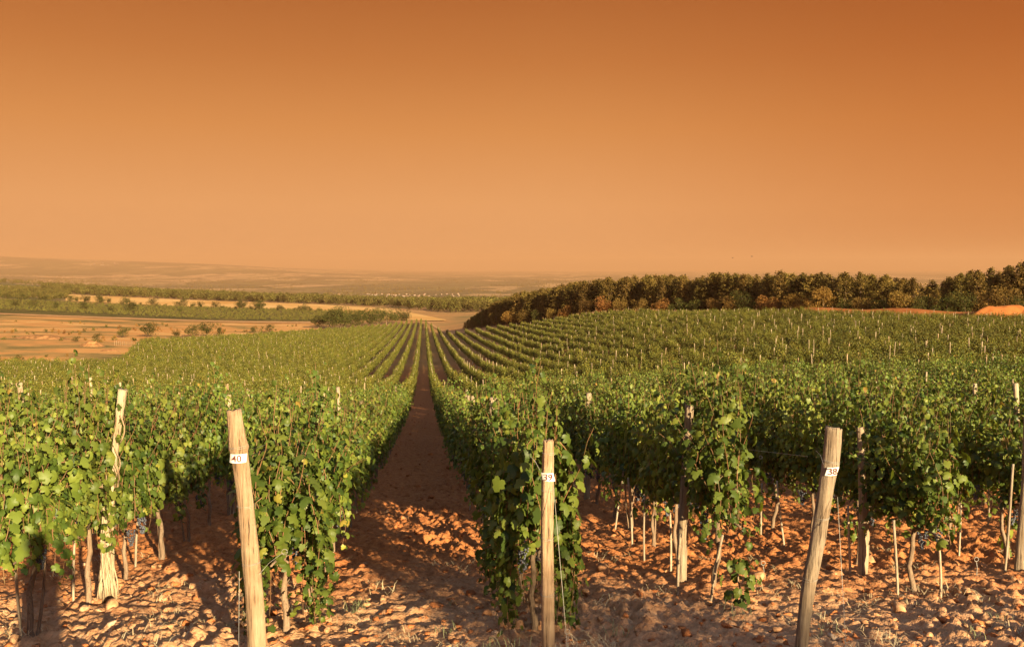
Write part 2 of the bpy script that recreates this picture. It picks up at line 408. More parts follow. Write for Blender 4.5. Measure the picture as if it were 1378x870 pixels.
b = N('ShaderNodeBump'); b.inputs['Strength'].default_value = .8; b.inputs['Distance'].default_value = .025; L(nb.outputs['Fac'], b.inputs['Height']); L(b.outputs[0], p.inputs['Normal'])
o = N('ShaderNodeOutputMaterial'); L(p.outputs[0], o.inputs['Surface'])


def field_mat(name, pts, sx_=.05, sy_=.02, detail=7, scale=1.0, rz=0.0, bump=0.0):
    m, N, L = mat(name)
    geo = N('ShaderNodeNewGeometry'); mp = N('ShaderNodeMapping'); mp.inputs['Scale'].default_value = (sx_, sy_, .02); mp.inputs['Rotation'].default_value = (0, 0, rz)
    L(geo.outputs['Position'], mp.inputs['Vector'])
    n = N('ShaderNodeTexNoise'); n.inputs['Scale'].default_value = scale; n.inputs['Detail'].default_value = detail; n.inputs['Roughness'].default_value = .65; L(mp.outputs[0], n.inputs['Vector'])
    r = ramp_node(N, pts); L(n.outputs['Fac'], r.inputs[0])
    p = N('ShaderNodeBsdfPrincipled'); L(r.outputs[0], p.inputs['Base Color']); p.inputs['Roughness'].default_value = .95; p.inputs['Specular IOR Level'].default_value = .1
    o = N('ShaderNodeOutputMaterial'); L(p.outputs[0], o.inputs['Surface'])
    return m


# ------------------------------------------------------------------ ground sheet
def axis(lo, hi, step, far_lo, far_hi, g_lo, g_hi):
    mid = np.arange(lo, hi + 1e-6, step)
    a, s = [hi], step
    out = []
    v = mid[-1]
    while v < far_hi:
        s *= (1 + g_hi); v += s; out.append(v)
    lo_l = []; v = mid[0]; s = step
    while v > far_lo:
        s *= (1 + g_lo); v -= s; lo_l.append(v)
    return np.concatenate([np.array(lo_l[::-1]), mid, np.array(out)])


gx = axis(-6.6, 8.2, .03, -21000, 21000, .045, .045)
gy = axis(4.6, 15.5, .03, -300, 20500, .06, .014)
XX, YY = np.meshgrid(gx, gy)
ZZ = base_z(XX, YY) + micro(XX, YY)
nx, ny = len(gx), len(gy)
V = np.stack([XX.ravel(), YY.ravel(), ZZ.ravel()], 1)
idx = np.arange(nx * ny).reshape(ny, nx)
F = np.stack([idx[:-1, :-1].ravel(), idx[:-1, 1:].ravel(), idx[1:, 1:].ravel(), idx[1:, :-1].ravel()], 1)
g = link('ground', mesh_np('ground', V, F, [M_GROUND], smooth=False)); tag(g, kind='structure')


def patch(name, t0, t1, near, far, material, lift=.25, n=60, nd=24, zfun=None):
    """field sheet between two distance curves over a range of X/Y"""
    ts = np.linspace(t0, t1, n); dn = np.interp(ts, [a for a, _ in near], [b for _, b in near]); df = np.interp(ts, [a for a, _ in far], [b for _, b in far])
    q = np.linspace(0, 1, nd)[:, None]
    D = dn[None] * (1 - q) + df[None] * q; X = ts[None] * D
    Z = base_z(X, D) + lift
    if zfun: Z = Z + zfun(X, D)
    V = np.stack([X.ravel(), D.ravel(), Z.ravel()], 1); I = np.arange(n * nd).reshape(nd, n)
    F = np.stack([I[:-1, :-1].ravel(), I[:-1, 1:].ravel(), I[1:, 1:].ravel(), I[1:, :-1].ravel()], 1)
    o = link(name, mesh_np(name, V, F, [material], smooth=True)); tag(o, kind='structure'); return o


T_ = lambda px: (px - CX) / F_PX
M_GOLD = field_mat('gold_stubble', [(.35, (.54, .27, .075)), (.5, (.65, .36, .115)), (.7, (.72, .45, .18))], .02, .01)
M_BROWN = field_mat('dry_field', [(.38, (.15, .115, .035)), (.46, (.36, .21, .07)), (.53, (.54, .24, .075)), (.62, (.58, .32, .11)), (.72, (.64, .40, .18))], .035, .05, detail=9)
M_GREENF = field_mat('green_strip', [(.3, (.05, .045, .012)), (.5, (.09, .075, .018)), (.7, (.20, .13, .04))], .15, .02)
M_TRACK = field_mat('dirt_track', [(.35, (.42, .21, .085)), (.65, (.58, .32, .14))], .3, .3)
M_HEAP = field_mat('heap_soil', [(.35, (.25, .080, .022)), (.65, (.35, .125, .038))], .6, .6)
M_SCRUB = field_mat('scrub_land', [(.38, (.06, .058, .018)), (.5, (.12, .10, .03)), (.62, (.34, .20, .08))], .03, .03)
patch('dry_field', -.85, T_(430), [(-.85, 138), (-.47, 138), (-.455, 151), (-.44, 186), (-.425, 206), (T_(430), 318)], [(-.85, 345), (T_(430), 395)], M_BROWN, .12)
patch('field_road', -.85, T_(425), [(-.85, 345), (T_(430), 380)], [(-.85, 352), (T_(430), 400)], M_TRACK, .32, nd=4)
patch('green_field', -.85, T_(520), [(-.85, 356), (T_(430), 402), (T_(520), 470)], [(-.85, 610), (T_(90), 590), (T_(430), 585), (T_(520), 560)], M_GREENF, .25)
patch('scrub_land', -.85, T_(95), [(-.85, 615), (T_(95), 600)], [(-.85, 1400), (T_(95), 1250)], M_SCRUB, .3)
patch('gold_field', T_(88), T_(600), [(T_(88), 640), (T_(250), 592), (T_(430), 590), (T_(510), 440), (T_(600), 424)], [(T_(88), 900), (T_(250), 850), (T_(430), 820), (T_(520), 700), (T_(570), 520), (T_(600), 430)], M_GOLD, .4)
patch('dirt_track', T_(574), T_(900), [(T_(574), 412), (T_(600), 280), (T_(640), 227), (T_(700), 199), (T_(860), 168), (T_(900), 161)], [(T_(574), 424), (T_(600), 310), (T_(640), 254), (T_(700), 209), (T_(860), 174), (T_(900), 167)], M_TRACK, .15, zfun=lambda X, D: 0 * X)
patch('soil_bank', T_(1080), .85, [(T_(1080), 127), (T_(1250), 113.5), (T_(1379), 106.5), (.85, 97)], [(T_(1080), 135), (T_(1250), 121.5), (T_(1379), 115), (.85, 105)], M_HEAP, .35, nd=12, zfun=lambda X, D: 1.75 * np.clip(1 - np.abs(D - np.interp(X / D, [T_(1080), T_(1250), T_(1379), .85], [131, 117.5, 110.7, 101])) / 4, 0, 1) * (.95 + .25 * perlin(X * .1, D * .1, 6)) - .3)

# ------------------------------------------------------------------ instanced stuff
def instancer(name, pts, templates, rz, sc, idx, kind='stuff', mats=()):
    me = bpy.data.meshes.new(name)
    n = len(pts); me.vertices.add(n); me.vertices.foreach_set('co', np.asarray(pts, np.float32).ravel())
    for k, a in (('rz', rz), ('scl', sc)):
        at = me.attributes.new(k, 'FLOAT', 'POINT'); at.data.foreach_set('value', np.asarray(a, np.float32))
    at = me.attributes.new('vi', 'INT', 'POINT'); at.data.foreach_set('value', np.asarray(idx, np.int32))
    for m in mats: me.materials.append(m)
    col = bpy.data.collections.new(name + '_templates')
    for i, t in enumerate(templates):
        o = bpy.data.objects.new('%s_%02d' % (name, i), t); col.objects.link(o)
    ob = link(name, me); tag(ob, kind=kind)
    ng = bpy.data.node_groups.new(name, 'GeometryNodeTree')
    ng.interface.new_socket('Geometry', in_out='INPUT', socket_type='NodeSocketGeometry')
    ng.interface.new_socket('Geometry', in_out='OUTPUT', socket_type='NodeSocketGeometry')
    N = ng.nodes.new; L = ng.links.new
    gi = N('NodeGroupInput'); go = N('NodeGroupOutput')
    ip = N('GeometryNodeInstanceOnPoints'); ci = N('GeometryNodeCollectionInfo')
    ci.inputs['Collection'].default_value = col; ci.inputs['Separate Children'].default_value = True; ci.inputs['Reset Children'].default_value = True
    ip.inputs['Pick Instance'].default_value = True
    def attr(nm, typ):
        a = N('GeometryNodeInputNamedAttribute'); a.data_type = typ; a.inputs['Name'].default_value = nm; return a.outputs['Attribute']
    cx = N('ShaderNodeCombineXYZ'); L(attr('rz', 'FLOAT'), cx.inputs['Z'])
    L(gi.outputs[0], ip.inputs['Points']); L(ci.outputs[0], ip.inputs['Instance']); L(attr('vi', 'INT'), ip.inputs['Instance Index'])
    L(cx.outputs[0], ip.inputs['Rotation'])
    c2 = N('ShaderNodeCombineXYZ'); s_ = attr('scl', 'FLOAT')
    for k in 'XYZ': L(s_, c2.inputs[k])
    L(c2.outputs[0], ip.inputs['Scale']); L(ip.outputs[0], go.inputs[0])
    md = ob.modifiers.new('scatter', 'NODES'); md.node_group = ng
    return ob


# ------------------------------------------------------------------ leaves and vines
def leaf_template():
    half = [(.10, -.10), (.27, -.14), (.44, .02), (.40, .17), (.54, .36), (.40, .50), (.27, .58), (.30, .78)]
    b = [(0, .04)] + half + [(0, 1.02)] + [(-x, y) for x, y in half[::-1]]
    zz = [0.0] + [-.02, -.06, -.12, -.04, -.14, -.10, -.03, -.12] + [-.20] + [-.12, -.03, -.10, -.14, -.04, -.12, -.06, -.02]
    V = np.array([(x, y, z) for (x, y), z in zip(b, zz)] + [(0, .38, .05)])
    n = len(b)
    F = np.array([(i, (i + 1) % n, n) for i in range(n)])
    return V, F


LT = leaf_template()
LQ = (np.array([(0, 0, 0), (.48, .35, -.10), (0, 1.0, -.12), (-.48, .35, -.10)]), np.array([(0, 1, 2), (0, 2, 3)]))


def scatter_leaves(pos, nrm, tip, size, tmpl, rs, tint=None):
    n = len(pos)
    nrm = nrm / (np.linalg.norm(nrm, axis=1)[:, None] + 1e-9)
    tip = tip - (tip * nrm).sum(1)[:, None] * nrm; tip /= np.linalg.norm(tip, axis=1)[:, None] + 1e-9
    sd = np.cross(tip, nrm)
    T, F = tmpl
    ax = rs.uniform(.85, 1.1, n)
    fold = rs.uniform(.0, 3.0, n)
    V = pos[:, None] + size[:, None, None] * (T[None, :, 0:1] * ax[:, None, None] * sd[:, None] + (T[None, :, 1:2] - .1) * tip[:, None] + T[None, :, 2:3] * fold[:, None, None] * nrm[:, None])
    k = len(T)
    FF = (F[None] + (np.arange(n) * k)[:, None, None]).reshape(-1, 3)
    if tint is None: tint = np.clip(rs.beta(2.2, 2.6, n) * .95, 0, .93)
    yel = rs.rand(n) > .988; tint = np.where(yel, rs.uniform(.94, 1.0, n), tint)
    return V.reshape(-1, 3), FF, np.repeat(tint, k)


def shoots(rs, n, ylen, zlo, zhi, hang=6, low=0.0, spread=.44):
    out = []
    for i in range(n + hang):
        y0 = rs.uniform(-ylen / 2, ylen / 2); sgn = rs.choice([-1, 1])
        s = np.linspace(0, 1, 9)
        if i < n:
            x0 = rs.normal(0, .05); z0 = rs.uniform(zlo, zlo + .28); Lh = rs.uniform(.78, 1.0) * (zhi - z0) * (1.2 if rs.rand() < .14 else 1.0)
            sx = sgn * abs(rs.normal(.12, spread * .65)); sx = np.clip(sx, -.55, .55)
            dr = max(0, abs(sx) - .2) * 1.3
            x = x0 + sx * s ** 1.1; z = z0 + Lh * s - dr * s ** 2.2; y = y0 + rs.uniform(-.28, .28) * s + .03 * np.sin(s * 9 + i)
        else:
            x0 = sgn * rs.uniform(.06, .20); z0 = rs.uniform(1.0, 1.75); ln = rs.uniform(.40, .85) + low
            x = x0 + sgn * (.10 * np.sin(s * 2.2)); z = z0 + .12 * np.sin(s * 3.1) - ln * s ** 1.3; y = y0 + rs.uniform(-.2, .2) * s
            z = np.maximum(z, .08 if low > .2 else .46)
        x = x + .02 * np.sin(s * 11 + i * 2)
        out.append(np.stack([x, y, z], 1))
    return out


def vine_foliage(seed, n=30, ylen=1.35, zlo=.62, zhi=2.05, hang=8, low=0.0, lsize=.092, step=.043, tmpl=LT, spread=.44, material=None):
    rs = np.random.RandomState(seed)
    P, NR, TP, SZ, canes = [], [], [], [], []
    for pl in shoots(rs, n, ylen, zlo, zhi, hang, low, spread):
        seg = np.linalg.norm(np.diff(pl, axis=0), axis=1); cum = np.concatenate([[0], np.cumsum(seg)]); tot = cum[-1]
        q = np.arange(.06, tot, step) + rs.uniform(-.01, .01)
        pp = np.stack([np.interp(q, cum, pl[:, k]) for k in range(3)], 1); m = len(pp)
        an = np.arange(m) * 2.4 + rs.uniform(0, 6.28) + rs.normal(0, .5, m)
        pet = np.stack([np.cos(an) + .9 * np.sign(pp[:, 0] + 1e-3) * np.clip(abs(pp[:, 0]) * 4, 0, 1), np.sin(an) * .9, rs.uniform(-.1, .6, m)], 1)
        pet /= np.linalg.norm(pet, axis=1)[:, None]
        pos = pp + pet * rs.uniform(.03, .11, m)[:, None]
        nr = pet * .75 + np.array([0, 0, .38]) + rs.normal(0, .42, (m, 3)); nr[:, 0] += np.sign(pp[:, 0]) * .35
        tp = np.stack([pet[:, 0] * .6, pet[:, 1] * .6, -np.ones(m) * 1.0], 1) + rs.normal(0, .35, (m, 3))
        fr = q / tot
        sz = lsize * rs.uniform(.55, 1.28, m) * (1 - .45 * fr ** 2.5)
        P.append(pos); NR.append(nr); TP.append(tp); SZ.append(sz); canes.append(pl)
    P = np.concatenate(P); NR = np.concatenate(NR); TP = np.concatenate(TP); SZ = np.concatenate(SZ)
    V, F, T = scatter_leaves(P, NR, TP, SZ, tmpl, rs)
    me = mesh_np('vine_foliage', V, F, [material or M_LEAF], {'tint': T})
    cv = join([tube(c, np.linspace(.0045, .002, len(c)), 4, cap=False) for c in canes])
    mc = mesh_np('vine_canes', cv[0], cv[1], [M_CANE])
    return me, mc


def vine_trunk(seed, h=.68, arms=True):
    rs = np.random.RandomState(seed)
    s = np.linspace(0, 1, 8); a = rs.uniform(-.10, .10); b_ = rs.uniform(-.14, .14)
    P = np.stack([a * np.sin(s * 3) * .6 + .012 * np.sin(s * 13 + seed), b_ * s + .03 * np.sin(s * 5 + seed), s * h * 1.02 - .05 * (1 - s)], 1)
    parts = [tube(P, np.linspace(.026, .018, 8) * rs.uniform(.85, 1.25), 7, rough=.22, seed=seed)]
    if arms:
        for sg in (-1, 1):
            q = np.linspace(0, 1, 6); A = np.stack([P[-1][0] + .03 * np.sin(q * 7 + seed), P[-1][1] + sg * q * .58, P[-1][2] + .06 * np.sin(q * 2) + .01 * np.sin(q * 15)], 1)
            parts.append(tube(A, np.linspace(.017, .009, 6), 6, rough=.2, seed=seed + 3))
    if rs.rand() < .45:
        q = np.linspace(0, 1, 6); A = np.stack([.02 + .05 * q + 0 * q, P[0][1] + .10 * np.sin(q * 2) * rs.choice([-1, 1]), -.04 + q * h], 1)
        parts.append(tube(A, np.linspace(.016, .010, 6), 6, rough=.2, seed=seed + 5))
    V, F = join(parts)
    return mesh_np('vine_trunk', V, F, [M_BARK], smooth=True)


def ico(r=1.0, sub=1):
    import bmesh
    bm = bmesh.new(); bmesh.ops.create_icosphere(bm, subdivisions=sub, radius=r)
    V = np.array([v.co[:] for v in bm.verts]); F = np.array([[v.index for v in f.verts] for f in bm.faces]); bm.free(); return V, F


def grape_bunch(seed):
    rs = np.random.RandomState(seed); iv, jf = ico(.0095, 1); parts = []
    for i in range(62):
        q = rs.rand(); rr = (.036 * (1 - q) ** .6 + .006) * math.sqrt(rs.uniform(.3, 1)); an = rs.rand() * 6.28
        parts.append((iv * rs.uniform(.85, 1.1) + np.array([rr * math.cos(an), rr * math.sin(an), -q * .15]), jf))
    V, F = join(parts)
    return mesh_np('grape_bunch', V, F, [M_GRAPE], smooth=True)


NH = 9
HERO = [vine_foliage(100 + i, spread=.27, n=31 + (i % 3) * 2, zhi=[2.0, 1.85, 2.15, 1.95, 2.08][i % 5], hang=12) for i in range(NH)]
HERO_LOW = [vine_foliage(150 + i, n=16, hang=30, low=.75, ylen=.7, spread=.24, zhi=2.0) for i in range(2)]
MIDT = [vine_foliage(200 + i, n=30, hang=7, ylen=1.4, spread=.20, lsize=.15, step=.095, tmpl=LQ, material=M_LEAF_FAR)[0] for i in range(6)]
FART = [vine_foliage(230 + i, n=26, hang=6, ylen=1.4, spread=.17, lsize=.20, step=.15, tmpl=LQ, material=M_LEAF_FAR)[0] for i in range(5)]
TRUNK = [vine_trunk(300 + i) for i in range(6)]
GRAPE = [grape_bunch(i) for i in range(2)]

START = {42: 7.6, 41: 7.25, 40: 7.2, 39: 6.95, 38: 8.4, 37: 8.2, 36: 9.6, 35: 9.5}


def row_end(c):
    return float(np.interp(c, [-67, -36, -1, 1, 8, 13.6, 20.6, 41.6, 57.6, 73.5, 110], [200, 300, 412, 395, 262, 225, 198, 161, 119.5, 98, 72]))


vines = []   # (dist, k, ordinal, x, y)
K_LO, K_HI = 39 - int(108 / SP), 39 + int(68 / SP)
for k in range(K_LO, K_HI + 1):
    c = row_c(k); s = START.get(k, 8.5 + random.uniform(-.3, .5)) ; e = row_end(c); n = 0
    if k > 42: s -= 1.2
    s += .25
    while s < e:
        x, y = rowxy(c, s); t = x / max(y, .1)
        dist = math.hypot(x, y)
        ok = abs(t) < .67 or (dist < 40 and -.75 < t < 1.1 and y > 3)
        if y > np.interp(t, [-.47, -.455, -.44, -.425], [137, 150, 185, 205]) and t < -.425: ok = False
        n += 1
        if ok and not (random.random() < .045 and n > 3):
            vines.append((dist, k, n, x + random.gauss(0, .03) * CA, y, abs(t) < .615, s))
        s += 1.22 + random.uniform(-.06, .06)
vines.sort()
seen = [v for v in vines if v[5]]
ind = seen[:300]
indset = set(id(v) for v in ind)
rest = [v for v in vines if id(v) not in indset]

NUMW = {40: 'forty', 39: 'thirty-nine', 38: 'thirty-eight'}
ORD = ['', 'first', 'second', 'third', 'fourth', 'fifth', 'sixth', 'seventh', 'eighth', 'ninth', 'tenth', 'eleventh', 'twelfth', 'thirteenth', 'fourteenth', 'fifteenth', 'sixteenth', 'seventeenth', 'eighteenth', 'nineteenth', 'twentieth']


def row_name(k):
    if k in NUMW: return 'row behind tag ' + NUMW[k]
    if k < 38: return '%s row past tag thirty-eight' % (ORD[38 - k] if 38 - k <= 20 else 'far')
    return '%s row past tag forty' % (ORD[k - 40] if k - 40 <= 20 else 'far')


def row_phrase(k): return 'the ' + row_name(k)


RZROW = ALPHA
seq = {}
for v in ind:
    seq.setdefault(v[1], []).append(v)
for k in seq: seq[k].sort(key=lambda v: v[6])
for k, lst in seq.items():
    for j, v in enumerate(lst):
        dist, _, n, x, y, _, s = v
        z = float(gz(x, y))
        o = empty('grape_vine', (x, y, z), RZROW + (math.pi if random.random() < .5 else 0))
        sc = random.uniform(.93, 1.06); o.scale = (sc, 1, random.uniform(.97, 1.10))
        first = (j == 0 and k in (39, 40))
        if first: fol, can = HERO_LOW[0 if k == 39 else 1]
        else: fol, can = HERO[random.randrange(NH)]
        if k == 39 and j == 1: fol, can = HERO_LOW[1]
        link('foliage', fol, parent=o); link('canes', can, parent=o); link('trunk', random.choice(TRUNK), parent=o)
        if dist < 22:
            for b_ in range(random.choice([1, 2, 3])):
                gb = link('grape_bunch', random.choice(GRAPE), (random.choice([-1, 1]) * random.uniform(.05, .2), random.uniform(-.5, .5), random.uniform(.62, .84)), random.uniform(0, 6), o)
                gb.scale = (1.25, 1.25, 1.2)
        if first:
            lab = 'leafy vine hanging to the ground at the head of the ' + row_name(k)
            tag(o, lab, 'grape vine', 'vines in ' + row_phrase(k))
        elif j < 9:
            tag(o, 'leafy grape vine, %s in view in the %s' % (ORD[j + 1], row_name(k)), 'grape vine', 'vines in ' + row_phrase(k))
        else:
            tag(o, 'grape vine beyond the ninth in view in the ' + row_name(k), 'grape vine', 'vines beyond the ninth in ' + row_phrase(k))
R = rest
pts = np.array([(v[3], v[4]) for v in R]); D = np.array([v[0] for v in R])
zz = gz(pts[:, 0], pts[:, 1])
rzs = RZROW + np.where(RS.rand(len(R)) < .5, np.pi, 0); scs = RS.uniform(.93, 1.07, len(R))
scs *= 1 + .16 * perlin(pts[:, 0] * 1.3, pts[:, 1] * .16, 31) - .10 * np.clip(perlin(pts[:, 0] * .05, pts[:, 1] * .05, 32), 0, 1)
rc_ = pts[:, 0] * CA + pts[:, 1] * SA
scs *= 1 - .19 * np.clip((D - 24) / 30, 0, 1) * np.clip((rc_ - 3) / 8, 0, 1)
hero_full = []
for i in range(5):   # near rest use foliage with trunk joined into one template mesh
    hero_full.append(HERO[i][0])
a_ = D < 48; b_ = (D >= 48) & (D < 150); c_ = D >= 150
vi = np.where(a_, RS.randint(0, 5, len(R)), np.where(b_, 5 + RS.randint(0, 6, len(R)), 11 + RS.randint(0, 5, len(R))))
ob = instancer('distant_vine_rows', np.stack([pts[:, 0], pts[:, 1], zz], 1), hero_full + MIDT + FART, rzs, scs, vi, mats=[M_LEAF_FAR])
tag(ob, 'long green trellised vine rows running away down the slope and up toward the pine wood', 'vine rows')
# trunks of those among them that stand near
nearR = D < 60
ip_ = np.stack([pts[:, 0], pts[:, 1], zz], 1)[nearR]
ob = instancer('distant_vine_trunks', ip_, TRUNK, rzs[nearR], np.ones(len(ip_)), RS.randint(0, 6, len(ip_)), mats=[M_BARK])
tag(ob, 'thin brown trunks under the farther vine rows', 'vine trunks')
print('VINES', len(vines), len(rest))

# ------------------------------------------------------------------ posts
def post_mesh(seed, h=2.1, r=.05, sides=9, material=None, bend=.02, square=False, taper=.1, rings=9, lean=(0, 0), rough=.12):
    rs = np.random.RandomState(seed); s = np.linspace(0, 1, rings)
    P = np.stack([lean[0] * s + bend * np.sin(s * 3.1 + seed), lean[1] * s + bend * np.cos(s * 2.3 + seed), -.18 + s * (h + .18)], 1)
    P[:, 0] -= bend * math.sin(seed); P[:, 1] -= bend * math.cos(seed)
    R_ = r * (1 + taper / 2 - taper * s) * (1 + rs.uniform(-.05, .05, rings))
    V, F = tube(P, R_, 4 if square else sides, rough=rough, seed=seed)
    return mesh_np('post', V, F, [material or M_POST])


PT = [post_mesh(10 + i, 2.1, [.042, .05, .036, .055, .03][i], material=[M_POSTG, M_POST, M_PALE, M_PALE, M_POST][i], square=(i == 3)) for i in range(5)]
STK = [post_mesh(30 + i, [1.0, .8, 1.25][i], .012, 6, material=M_STAKE, bend=.015) for i in range(3)]
hero_post_rows = {}
posts = []
def add_post(k, px, ytop, mi, note=None, rscale=1.0, lean=0.0):
    c = row_c(k); s = s_at_px(c, px); x, y = rowxy(c, s)
    t, sdn = px_slopes(px, ytop); z = float(gz(x, y)); top = EYE - sdn * y
    h = top - z
    o = link('trellis_post', PT[mi], (x, y, z - .03)); o.scale = (rscale, rscale, h / 2.1); o.rotation_euler = (0, lean, random.uniform(0, 6))
    tag(o, note, 'post', 'trellis posts standing in the vine rows')
    hero_post_rows.setdefault(k, []).append(s)
    return o


add_post(39, 665, 532, 3, 'pale square-cut post top rising from the row behind tag thirty-nine', 1.1)
add_post(39, 636, 530, 2, 'small pale post top, second along the row behind tag thirty-nine', 1.0)
add_post(39, 624, 527, 2, 'tilted pale post top, third along the row behind tag thirty-nine', 1.0, .12)
add_post(41, 306, 529, 3, 'pale flat post top showing just above the tilted post tagged forty', 1.2)
add_post(40, 485, 537, 2, 'thin white post top poking from the row behind tag forty', 1.0)
add_post(38, 791, 526, 3, 'broad pale post top above the row behind tag thirty-eight', 1.05)
add_post(42, 125, 540, 4, 'thin reddish post buried in leaves beside the peeled leaning post', 1.0)
add_post(43, 26, 512, 3, 'pale post top at the edge of the vines past the peeled post', 1.0)
add_post(37, 951, 532, 3, 'pale square post top just behind the grey round post', .95)
add_post(36, 1102, 528, 2, 'thin bent pale post top behind the post tagged thirty-eight', 1.15, -.03)
add_post(44, 118, 506, 2, 'short white post tip over the vines near the peeled post', 1.2)

auto = []
for k in range(K_LO, K_HI + 1):
    c = row_c(k); s = START.get(k, 8.6) + random.uniform(1.5, 5.0); e = row_end(c)
    if k in (40, 39, 38, 37): s += 3
    if k in (41, 42, 43): s += 7
    while s < e:
        x, y = rowxy(c, s); t = x / max(y, .1)
        bad = (t < -.425 and y > np.interp(t, [-.47, -.455, -.44, -.425], [137, 150, 185, 205])) or any(abs(s - q) < 2.2 for q in hero_post_rows.get(k, ()))
        if abs(t) < .67 and not bad: auto.append((math.hypot(x, y), k, x, y, abs(t) < .61, s))
        s += random.uniform(3.8, 6.2) if (s < 120 and c > 0) else (random.uniform(3.8, 6.0) if s < 120 else random.uniform(5, 8))
auto.sort()
inp = [a for a in auto if a[4]][:275]; ids = set(id(a) for a in inp)
cnt = {}
for a in sorted(inp, key=lambda a: (a[1], a[5])):
    dist, k, x, y, _, s = a
    z = float(gz(x, y)); mi = random.choice([0, 1, 2, 2, 3, 3, 4])
    o = link('trellis_post', PT[mi], (x, y, z)); h = random.uniform(1.85, 2.15) if random.random() < .8 else random.uniform(2.15, 2.4)
    q = random.uniform(.5, .85)
    if row_c(k) > 5 and dist > 22: h *= .87; q *= .85; mi = random.choice([0, 0, 1, 1, 2])
    o.scale = (q, q, h / 2.1); o.rotation_euler = (random.gauss(0, .04), random.gauss(0, .04), random.uniform(0, 6))
    cnt[k] = cnt.get(k, 0) + 1
    if cnt[k] <= 6: tag(o, 'weathered trellis post tip, %s in view in the %s' % (ORD[cnt[k]], row_name(k)), 'post', 'posts in ' + row_phrase(k))
    else: tag(o, 'weathered trellis post tip beyond the sixth in the ' + row_name(k), 'post', 'posts beyond the sixth in ' + row_phrase(k))
rp = [a for a in auto if id(a) not in ids]
P_ = np.array([(a[2], a[3]) for a in rp]); Z_ = base_z(P_[:, 0], P_[:, 1])
farposts = [post_mesh(60 + i, [2.0, 2.08, 2.25, 2.04][i], [.042, .036, .036, .045][i], 5, material=[M_PALE, M_POST, M_POSTG, M_PALE][i], rings=3) for i in range(4)]
ob = instancer('distant_posts', np.stack([P_[:, 0], P_[:, 1], Z_], 1), farposts, RS.uniform(0, 6, len(P_)), RS.uniform(.90, 1.05, len(P_)) * np.where(P_[:, 0] * CA + P_[:, 1] * SA > 8, .84, 1.0), RS.randint(0, 4, len(P_)), mats=[M_PALE])
tag(ob, 'countless pale post tips dotting the farther vine rows', 'post tips')
print('POSTS', len(auto), len(rp))


# hero end posts ------------------------------------------------
def at_depth(px, py, d):
    t, sdn = px_slopes(px, py); return np.array([t * d, d, EYE - sdn * d])


def wire_mesh(paths, r=.0016, sides=5):
    return mesh_np('wire', *join([tube(np.array(p), r, sides) for p in paths]), [M_WIRE], smooth=True)


def ring(c, r, n=16, tilt=(1, 0, 0), tilt2=(0, 0, 1), turns=1):
    c = np.array(c); a = np.array(tilt, float); b = np.array(tilt2, float)
    q = np.linspace(0, 2 * np.pi * turns, n * turns + 1)
    return [c + r * (math.cos(u) * a + math.sin(u) * b) for u in q]


def fine_post(name, path_px, widths, seed, material, label, sides=22, rough=.05, knots=(), d=None):
    """path_px: (px,py) from base to top; base touches ground, constant depth"""
    bx, by = gp(*path_px[0]) if d is None else (0, d)
    by = by if d is None else d
    P = np.array([at_depth(px, py, by) for px, py in path_px])
    base = P[0].copy(); base[2] = float(gz(base[0], base[1]))
    P[0, 2] = base[2] - .25; 
    s = np.linspace(0, 1, len(P)); q = np.linspace(0, 1, 40)
    PP = np.stack([np.interp(q, s, P[:, i]) for i in range(3)], 1)
    for _ in range(2): PP[1:-1] = (PP[:-2] + PP[1:-1] * 2 + PP[2:]) / 4
    rr = np.interp(q, s, np.array(widths)) * by / F_PX / 2
    rs = np.random.RandomState(seed)
    V, F = tube(PP - base, rr, sides, rough=rough, seed=seed)
    nside = sides; n = len(q)
    Vr = V[:n * nside].reshape(n, nside, 3); cen = (PP - base)[:, None]
    an = np.arange(nside) / nside
    for i in range(n):      # lengthwise grooves, splits and knots
        g_ = 1 + .045 * np.sin(an * 6.28 * 5 + seed + q[i] * 1.5) + .03 * np.sin(an * 6.28 * 9 + q[i] * 3) + rs.uniform(-.014, .014, nside)
        for (kq, ka, km) in knots: g_ += km * math.exp(-((q[i] - kq) / .018) ** 2) * np.exp(-((np.abs(((an - ka) + .5) % 1 - .5)) / .18) ** 2)
        g_ -= .16 * (np.abs(((an - .62 - .03 * math.sin(q[i] * 7)) + .5) % 1 - .5) < .03)
        Vr[i] = cen[i] + (Vr[i] - cen[i]) * g_[:, None]
    V[:n * nside] = Vr.reshape(-1, 3)
    V[(n - 1) * nside:n * nside, 2] += rs.uniform(-.012, .012, nside)
    root = empty(name, base)
    tag(root, label, 'post', 'end posts with white number tags' if 'tag' in label else None)
    body = link('post_shaft', mesh_np('post_shaft', V, F, [material], smooth=False), parent=root)
    body.data.polygons.foreach_set('use_smooth', np.ones(len(body.data.polygons), bool))
    return root, PP - base, rr, by


